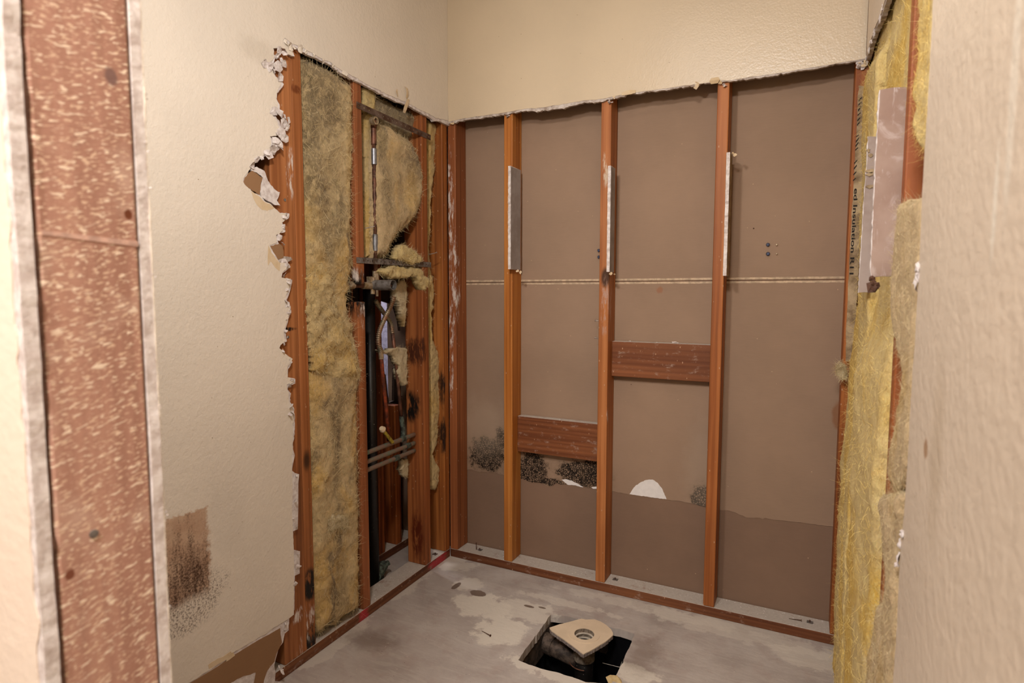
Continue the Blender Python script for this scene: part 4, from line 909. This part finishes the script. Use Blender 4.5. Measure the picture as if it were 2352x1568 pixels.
strap('metal_strap', (A0[1], A0[2]), (B0[1], B0[2]), .020, .001, 19, M_galv, 'lower galvanised perforated strap above the shower valve')

XP1 = -.020
def q_(x, y, v=XP1): return tuple(map(float, U(x, y, 0, v)))
rt_ = q_(858, 290); rb_ = q_(863, 640)
yr = (rt_[1]+rb_[1])/2
riser = thing('riser_pipe', (XP1, yr, rb_[2]), 'vertical copper riser pipe with silver sleeves in front of the wool', 'pipe')
obj('pipe', M().tube([(XP1, rb_[1], rb_[2]), (XP1, yr, (rt_[2]+rb_[2])/2), (XP1, rt_[1], rt_[2])], .0078, 14), M_cop, parent=riser, smooth=True)
for (ya_, yb_, mt) in ((342, 378, M_chrome), (538, 576, M_chrome), (296, 318, M_cop), (318, 332, M_cop)):
    za_, zb_ = q_(860, yb_)[2], q_(860, ya_)[2]; f_ = (za_+zb_)/2; yy = rb_[1]+(rt_[1]-rb_[1])*(f_-rb_[2])/(rt_[2]-rb_[2])
    obj('sleeve', M().tube([(XP1, yy, za_), (XP1, yy, zb_)], .0098, 16), mt, parent=riser, smooth=False, label='silver sleeve' if mt is M_chrome else None)
el = thing('shower_elbow', (XP1, rt_[1], rt_[2]), 'capless shower arm elbow at the top of the riser pipe', 'pipe fitting')
ce = U(863, 277, 0, .012)
obj('elbow_bend', M().tube([(XP1, rt_[1], rt_[2]-.006), (XP1, rt_[1], ce[2]-.008), (XP1+.006, rt_[1], ce[2]), (XP1+.02, ce[1], ce[2])], .0105, 14), M_cop, parent=el, smooth=True)
obj('threaded_ring', M().hollow((XP1+.014, ce[1], ce[2]), (XP1+.034, ce[1], ce[2]), .0135, .0088, 20), M_brass, parent=el, label='pale corroded ring')
# valve
vz = float(U(868, 656, 0, -.01)[2]); vy = rb_[1]
yv = float(U(866, 656, 0, 0.0)[1])
valve = thing('shower_valve', (XP1, yv, vz), 'corroded brass shower valve with open round sleeve facing the room', 'valve')
obj('body', M().tube([(XP1, yv-.034, vz), (XP1, yv+.02, vz)], [.013, .013], 14).tube([(XP1, yv, vz-.03), (XP1, yv, vz+.03)], [.008, .011], 12), M_brass, parent=valve)
obj('sleeve', M().hollow((-.018, yv+.004, vz+.002), (.070, yv+.004, vz+.002), .0185, .0165, 26).hollow((-.018, yv+.004, vz+.002), (-.016, yv+.004, vz+.002), .0184, .001, 26), M_galv, parent=valve, label='grey metal sleeve')
obj('stem', M().tube([(-.01, yv+.004, vz), (.050, yv+.004, vz)], [.009, .006], 12).tube([(.045, yv+.004, vz), (.062, yv+.004, vz)], [.003, .003], 8), M_cop, parent=valve, label='copper stem inside the sleeve')
obj('lug', M().box((-.03, yv-.020, vz+.012), (-.012, yv-.008, vz+.032)), M_brass, parent=valve)
obj('lug', M().box((-.004, yv-.002, vz-.038), (.002, yv+.004, vz-.004)), M_brass, parent=valve)
obj('inlet_pipe', M().tube([(XP1-.01, -.63, vz-.001), (XP1, yv-.03, vz)], .0088, 12), M_cop, parent=valve, smooth=True)
obj('collar', M().tube([(XP1, yv-.052, vz), (XP1, yv-.034, vz)], .0125, 14), M_brass, parent=valve)
obj('collar', M().tube([(XP1-.004, -.588, vz), (XP1-.004, -.568, vz)], .013, 14), M_brass, parent=valve)
obj('upper_nut', M().tube([(XP1, rb_[1], vz+.02), (XP1, rb_[1], vz+.052)], [.0125, .0115], 8), M_brass, parent=valve)
# corrugated supplies
def bez(pts, n=8):
    out = []; P_ = [Vector(p) for p in pts]
    for i in range(len(P_)-1):
        p0 = P_[max(i-1, 0)]; p1 = P_[i]; p2 = P_[i+1]; p3 = P_[min(i+2, len(P_)-1)]
        for k in range(n):
            t = k/n; out.append(0.5*((2*p1)+(-p0+p2)*t+(2*p0-5*p1+4*p2-p3)*t*t+(-p0+3*p1-3*p2+p3)*t**3))
    out.append(P_[-1]); return out
def corr(pts, r, pitch):
    P_ = bez(pts, 24); L = 0; rs = []; out = []
    for i, p in enumerate(P_):
        if i: L += (p-P_[i-1]).length
        rs.append(r*(1+.16*math.sin(2*math.pi*L/pitch))); out.append(p)
    return out, rs
hose = thing('supply_pipe', q_(893, 1010, -.06), 'corrugated copper supply curving from the valve into the rust-red pipe', 'pipe', 'supply pipes below the shower valve')
pts, rs = corr([q_(905, 680, -.03), q_(897, 703, -.04), q_(884, 730, -.045), q_(872, 760, -.05), q_(869, 785, -.055), q_(875, 808, -.06)], .0088, .0075)
obj('corrugated_section', M().tube(pts, rs, 14), M_flex, parent=hose, smooth=True)
obj('straight_pipe', M().tube([q_(875, 806, -.06), q_(878, 850, -.06), q_(886, 930, -.062), q_(893, 1012, -.065)], .0075, 12), M_coprust, parent=hose, smooth=True, label='rust red pipe')
obj('nut', M().tube([q_(874, 800, -.06), q_(876, 824, -.06)], .0095, 8), M_brass, parent=hose)
hose = thing('supply_pipe', q_(925, 1005, -.075), 'supply pipe crossing behind, ending at the green-stained joint', 'pipe', 'supply pipes below the shower valve')
pts, rs = corr([q_(862, 690, -.075), q_(872, 705, -.078), q_(884, 722, -.08), q_(897, 742, -.08), q_(901, 764, -.08)], .0078, .0070)
obj('corrugated_section', M().tube(pts, rs, 12), M_flex, parent=hose, smooth=True)
obj('straight_pipe', M().tube([q_(901, 762, -.08), q_(908, 820, -.08), q_(915, 890, -.08), q_(922, 960, -.08)], .0072, 12), M_cop, parent=hose, smooth=True)
obj('joint', M().tube([q_(922, 955, -.08), q_(924, 975, -.08)], .0098, 12), M_verd, parent=hose, label='green stained joint')
obj('elbow_bend', M().tube(bez([q_(924, 970, -.08), q_(926, 990, -.078), q_(925, 1003, -.07), q_(920, 1010, -.06)], 5), .0095, 12), M_verd, parent=hose, smooth=True)
# three horizontal copper pipes
for k, (pa, pb, lb) in enumerate((((846, 1038), (945, 1000), 'top one of three horizontal copper pipes low in the left wall'), ((846, 1059), (945, 1020), 'middle one of three horizontal copper pipes low in the left wall'), ((846, 1078), (945, 1037), 'bottom one of three horizontal copper pipes low in the left wall'))):
    a_ = q_(*pa, -.05); b_ = q_(*pb, -.05)
    dv = Vector(b_)-Vector(a_); a2 = Vector(a_)-dv*.18; b2 = Vector(b_)+dv*.10
    m = M().tube([tuple(a2), a_, b_, tuple(b2)], .0088, 14)
    p_ = obj('copper_pipe', m, M_copgr, label=lb, cat='pipe', group='horizontal copper pipes', smooth=True)
    rr = random.Random(k)
    f_ = (.78, .9, .62)[k]; c_ = Vector(a_)+dv*f_
    obj('solder_joint', M().tube([tuple(c_-dv*.05), tuple(c_+dv*.05)], .0115, 12), M_verd, parent=p_, label='green crusted joint')
# yellow wrapped peg
peg = thing('wrapped_peg', q_(902, 1014, -.035), 'short yellow-wrapped peg with tan cap leaning on the top copper pipe', 'peg')
obj('shaft', M().tube([q_(880, 988, -.03), q_(902, 1016, -.036)], .0066, 10), M_yel, parent=peg)
obj('cap', M().tube([q_(876, 983, -.029), q_(879, 986, -.03), q_(882, 990, -.03)], [.009, .013, .007], 12), M_tan, parent=peg, label='tan mushroom cap')
# stack pipe
ps = q_(851, 900, -.13)
obj('vent_pipe', M().tube([(-.13, ps[1], .0), (-.13, ps[1], 1.20)], .022, 20), M_spbl, label='black vertical drain pipe speckled white behind the valve stud', cat='pipe', smooth=True)
# corroded valve on the chase floor
cf = U(866, 1322, 2, .03)
cv = thing('corroded_valve', (cf[0], cf[1], .0), 'green corroded metal valve lying between the bottom plates', 'valve')
c_ = Vector((cf[0], cf[1], .030))
obj('port', M().hollow(tuple(c_), tuple(c_+Vector((.016, -.016, .004))), .0135, .0085, 18), M_verd, parent=cv)
obj('body', M().tube([tuple(c_), tuple(c_+Vector((-.012, .03, .004))), tuple(c_+Vector((-.02, .065, .012))), tuple(c_+Vector((-.02, .08, .018)))], [.018, .024, .021, .012], 14), M_verd, parent=cv)
obj('side_port', M().hollow(tuple(c_+Vector((-.016, .05, .012))), tuple(c_+Vector((.008, .066, .030))), .011, .007, 14), M_verd, parent=cv)
obj('foot', M().tube([tuple(c_+Vector((0, 0, -.03))), tuple(c_)], [.016, .013], 12).tube([tuple(c_+Vector((-.012, .036, -.03))), tuple(c_+Vector((-.012, .036, 0)))], [.014, .014], 10), M_verd, parent=cv)

# ------------------------------------------------------------------ nails, anchors, washers
def nail(p, d, L, label, mat=M_steel, r=.0016, head=.0042, group='nails'):
    p = Vector(p); d = Vector(d).normalized()
    m = M().tube([tuple(p), tuple(p+d*L)], [r, r], 8).tube([tuple(p+d*L), tuple(p+d*(L+.0012))], [head, head], 12)
    return obj('nail', m, mat, label=label, cat='nail', group=group)
n1_ = U(1373, 738, 1, .03); n2_ = U(1373, 778, 1, .03)
for q, lb in ((n1_, 'upper one of two nails sticking out of the middle stud side'), (n2_, 'lower one of two nails sticking out of the middle stud side')):
    nail((XS[1]+.002, .03, q[2]), (-1, -.12, .16), .024, lb)
q = U(848, 523, 0, .0); nail((-.002, q[1]-.02, q[2]-.004), (.65, .7, .25), .034, 'nail sticking out of the valve stud above the lower strap')
q = U(984, 582, 0, .0); nail((-.002, q[1]+.004, q[2]-.005), (.8, .6, .3), .034, 'nail sticking out of the stud just above the lower strap end')
def flatnail(a, b, label, mat=M_rustn, head=.004):
    a = Vector(a); b = Vector(b); d = (b-a).normalized()
    m = M().tube([tuple(a), tuple(b)], [.0006, .0016], 8).tube([tuple(b), tuple(b+d*.0012)], [head, head], 12)
    return obj('nail', m, mat, label=label, cat='nail')
a_ = U(1106, 1448, 2, .003); b_ = U(1126, 1459, 2, .004); flatnail(a_, b_, 'rusty nail lying on the concrete left of the drain opening')
a_ = U(1812, 1420, 2, PZ+.002); b_ = U(1840, 1424, 2, PZ+.004); flatnail(a_, b_, 'nail lying on the back plate near its right end')
a_ = U(1094, 1262, 2, PZ)
nail((a_[0], a_[1], PZ-.002), (0, 0, 1), .032, 'rusty nail standing upright on the back plate near the corner', M_rustn, head=.0035)
for x, y, lb in ((1102, 1262, 'square washer on the back plate beside the upright nail'), (1413, 1330, 'square washer on the back plate between the middle studs'), (1860, 1428, 'square washer on the back plate near the right end stud')):
    q = U(x, y, 2, PZ+.001)
    wsh = thing('washer', (q[0], q[1], PZ), lb, 'washer', 'square washers on the back plate')
    obj('plate', M().prism([(q[0]-.010, q[1]-.007), (q[0]+.010, q[1]-.009), (q[0]+.011, q[1]+.008), (q[0]-.009, q[1]+.009)], 2, PZ-.0002, PZ+.0016), M_galv, parent=wsh)
    obj('pin', M().tube([(q[0], q[1], PZ), (q[0], q[1], PZ+.008)], [.0028, .0022], 8), M_rustn, parent=wsh)
q = U(1000, 1272, 2, PZ+.001); 
wsh = thing('washer', (q[0]-.0, q[1], PZ), 'flat washer plate on the left plate at the corner', 'washer')
obj('plate', M().prism([(q[0]-.012, q[1]-.008), (q[0]+.008, q[1]-.009), (q[0]+.008, q[1]+.008), (q[0]-.012, q[1]+.008)], 2, PZ-.0002, PZ+.0016), M_galvrust, parent=wsh)
obj('pin', M().tube([(q[0], q[1], PZ), (q[0], q[1], PZ+.007)], [.0028, .0022], 8), M_rustn, parent=wsh)
for x, y, mt, r_, lb in ((1764, 562, M_bluesc, .0062, 'upper blue wall anchor on the rear board'), (1764, 583, M_bluesc, .0065, 'lower blue wall anchor on the rear board'), (1784, 562, M_white, .0036, 'upper tiny white plug beside the blue anchors'), (1784, 583, M_white, .003, 'lower tiny white plug beside the blue anchors'), (1376, 575, M_bluesc, .006, 'upper blue anchor half hidden by the middle stud'), (1376, 590, M_bluesc, .006, 'lower blue anchor half hidden by the middle stud')):
    q = U(x, y, 1, .087); m = M().tube([(q[0], .0885, q[2]), (q[0], .081, q[2])], [r_, r_*.7], 10)
    if mt is M_bluesc:
        for k in range(8):
            a = k*math.pi/4; m.tube([(q[0]+math.cos(a)*r_*.5, .083, q[2]+math.sin(a)*r_*.5), (q[0]+math.cos(a)*r_*1.15, .079, q[2]+math.sin(a)*r_*1.15)], [.0012, .0004], 5)
    obj('wall_anchor', m, mt, label=lb, cat='wall anchor', group='wall anchors on the rear board')
for x, y, lb in ((1167, 268, 'plaster-covered screw at the top of the bright orange stud'), (1401, 236, 'plaster-covered screw at the top of the middle stud'), (1664, 198, 'plaster-covered screw at the top of the stud above the higher block'), (1972, 155, 'plaster-covered screw at the top of the right end stud')):
    q = U(x, y, 1, -.004); m = M().tube([(q[0], .002, q[2]), (q[0], -.010, q[2]-.001)], [.0018, .0018], 8).tube([(q[0], -.010, q[2]), (q[0], -.013, q[2])], [.003, .0045], 12); rr = random.Random(x)
    t_ = obj('screw', m, M_steel, label=lb, cat='screw', group='screws at the stud tops')
    mc = M(); [crumb(mc, (q[0]+rr.uniform(-.008, .008), -.003-rr.uniform(0, .004), q[2]+rr.uniform(-.002, .006)), rr.uniform(.003, .006), rr) for _ in range(4)]
    obj('plaster_bits', mc, M_gyp, parent=t_, kind='stuff')
q = U(654, 459, 0, 0); obj('nail', M().tube([(-.001, q[1], q[2]), (.0016, q[1], q[2])], .0042, 12), M_galv, label='grey nail head on the wide flat stud beside the torn patch', cat='nail')
q = U(661, 774, 0, 0); obj('nail', M().tube([(-.001, q[1], q[2]), (.0016, q[1], q[2])], .0042, 12), M_galv, label='grey nail head at the torn edge halfway up the wide flat stud', cat='nail')

# ------------------------------------------------------------------ floor drain
box = thing('drain_pit', (float(np.mean(hx)), float(np.mean(hy)), -.26), 'black plastic lined square pit in the concrete floor', 'drain pit')
cx_h = float(np.mean(hx))+.05
x0, x1, y0, y1 = min(hx)-.008, max(hx)+.008, min(hy)-.008, max(hy)+.008
def wavy(a, b, z0, z1, nrm, seed, n=40, amp=.006):
    a = Vector(a); b = Vector(b); nv = Vector(nrm); vs = []; fs = []; rr = random.Random(seed)
    ph = [rr.uniform(0, 6) for _ in range(4)]
    rows = 8
    for j in range(rows+1):
        for i in range(n+1):
            t = i/n; f = j/rows; d = amp*(math.sin(t*17+ph[0]+f*2)+.6*math.sin(t*31+ph[1]-f*3)+.4*math.sin(f*9+ph[2]+t*5))*(.4+f)
            p = a+(b-a)*t+nv*d; vs.append((p.x, p.y, z0+(z1-z0)*f))
    for j in range(rows):
        for i in range(n): k = j*(n+1)+i; fs.append((k, k+1, k+n+2, k+n+1))
    return vs, fs
m = M()
for a, b, nv, sd in (((x0, y0), (x0, y1), (1, 0, 0), 1), ((x0, y1), (x1, y1), (0, -1, 0), 2), ((x1, y1), (x1, y0), (-1, 0, 0), 3), ((x1, y0), (x0, y0), (0, 1, 0), 4)):
    vs, fs = wavy((*a, 0), (*b, 0), -.027, -.26, nv, sd); m.add(vs, fs)
obj('plastic_lining', m, M_black, parent=box, smooth=True, label='wrinkled black plastic')
obj('pit_bottom', M().box((x0, y0, -.27), (x1, y1, -.255)), M_soil, parent=box)
obj('board_form', M().prism([(x0-.02, y0), (x0+.012, y0), (x0+.012, y1), (x0-.02, y1)], 2, -.11, -.029), M_slab, parent=box, label='old wooden form board along the left side')
obj('board_form', M().box((x0+.05, y1-.016, -.10), (cx_h, y1+.01, -.029)), M_slab, parent=box)
m = M()
for p0, p1 in ((((1378, 1494)), (1430, 1510)), ((1384, 1522), (1424, 1532)), ((1424, 1532), (1430, 1516))):
    a_ = U(*p0, 2, -.12); b_ = U(*p1, 2, -.12); m.tube([tuple(a_), tuple(b_)], .0010, 6)
obj('plastic_seam', m, M_ring, parent=box, label='thin white folded seams')
# flange plate
fz = .012
fl = [(1262, 1441), (1285, 1433), (1310, 1427), (1335, 1420), (1345, 1422), (1366, 1422), (1380, 1427), (1393, 1435), (1403, 1444), (1408, 1453), (1408, 1458), (1392, 1472), (1366, 1488), (1341, 1501), (1338, 1500), (1316, 1483), (1290, 1464), (1268, 1449)]
plate2 = U2(fl, 2, fz)
cc_ = U(1342, 1456, 2, fz); cx_, cy_ = float(cc_[0]), float(cc_[1])
ro = .0335
dr = thing('shower_drain', (cx_, cy_, -.255), 'shower drain with cream pointed plate and threaded hole standing in the pit', 'floor drain')
obj('flange_plate', M().prism(rag(plate2, .0004, .01, 2, closed=True), 2, fz-.003, fz, holes=[oct_(cx_, cy_, ro, 36)]), M_tile, parent=dr, label='cream pointed plate')
obj('plate_underside', M().prism(rag(plate2, .0009, .006, 3, closed=True), 2, fz-.014, fz-.0032, holes=[oct_(cx_, cy_, ro+.001, 36)]), M_tileedge, parent=dr, label='grey crumbly edge of the plate')
m = M().hollow((cx_, cy_, fz-.0002), (cx_, cy_, fz+.0012), ro+.019, ro, 40); obj('raised_ring', m, M_tile, parent=dr)
m = M().hollow((cx_, cy_, fz-.085), (cx_, cy_, fz), ro+.003, ro-.0005, 36); sock = obj('socket', m, M_thread, parent=dr, label='grey socket')
for k in range(3):
    z = fz-.013-.014*k; r_ = ro-.001-.0025*k
    m = M().hollow((cx_, cy_, z-.0035), (cx_, cy_, z), r_+.001, r_-.0045, 36); obj('thread', m, M_ring, parent=sock, label='pale thread ring')
obj('socket_bottom', M().tube([(cx_, cy_, fz-.09), (cx_, cy_, fz-.084)], ro+.002, 30), M_soil, parent=dr)
obj('glue_collar', M().hollow((cx_, cy_, fz-.036), (cx_, cy_, fz-.014), ro+.015, ro+.003, 36), M_amber, parent=dr, label='amber glue collar')
obj('drain_pipe', M().tube([(cx_, cy_, -.25), (cx_, cy_, fz-.03)], ro-.002, 30), M_spbl, parent=dr, smooth=True, label='black speckled pipe')
m = M()
for a0, a1 in ((180, 290),):
    m.tube([(cx_+.050*math.cos(math.radians(a)), cy_+.050*math.sin(math.radians(a)), -.085) for a in range(a0, a1+1, 10)], .0018, 8)
obj('copper_ring', m, M_cop, parent=dr, label='thin copper coloured hoop')
tp_ = U(1252, 1462, 2, -.045)
ov = thing('trap_pipe', (float(tp_[0])+.03, float(tp_[1]), -.14), 'dusty brown pipe lying in the pit left of the shower drain', 'pipe')
obj('pipe', M().tube([(tp_[0]-.0, tp_[1]+.01, -.072), (tp_[0]+.05, tp_[1]-.003, -.076), (cx_-.02, cy_+.0, -.085)], [.030, .030, .027], 20), M_dpipe, parent=ov, smooth=True)
obj('hub', M().tube([(tp_[0]-.006, tp_[1]+.012, -.072), (tp_[0]+.034, tp_[1]+.003, -.074)], [.034, .034], 20), M_dpipe, parent=ov)
ck = U(1412, 1562, 2, .0); mc = M(); rr = random.Random(8); crumb(mc, (ck[0], ck[1], -.012), .030, rr)
obj('foam_chunk', mc, simple('tan_foam', (196, 172, 128), .9, c2=(176, 150, 104)), label='tan lump at the front right corner of the pit', cat='chunk')
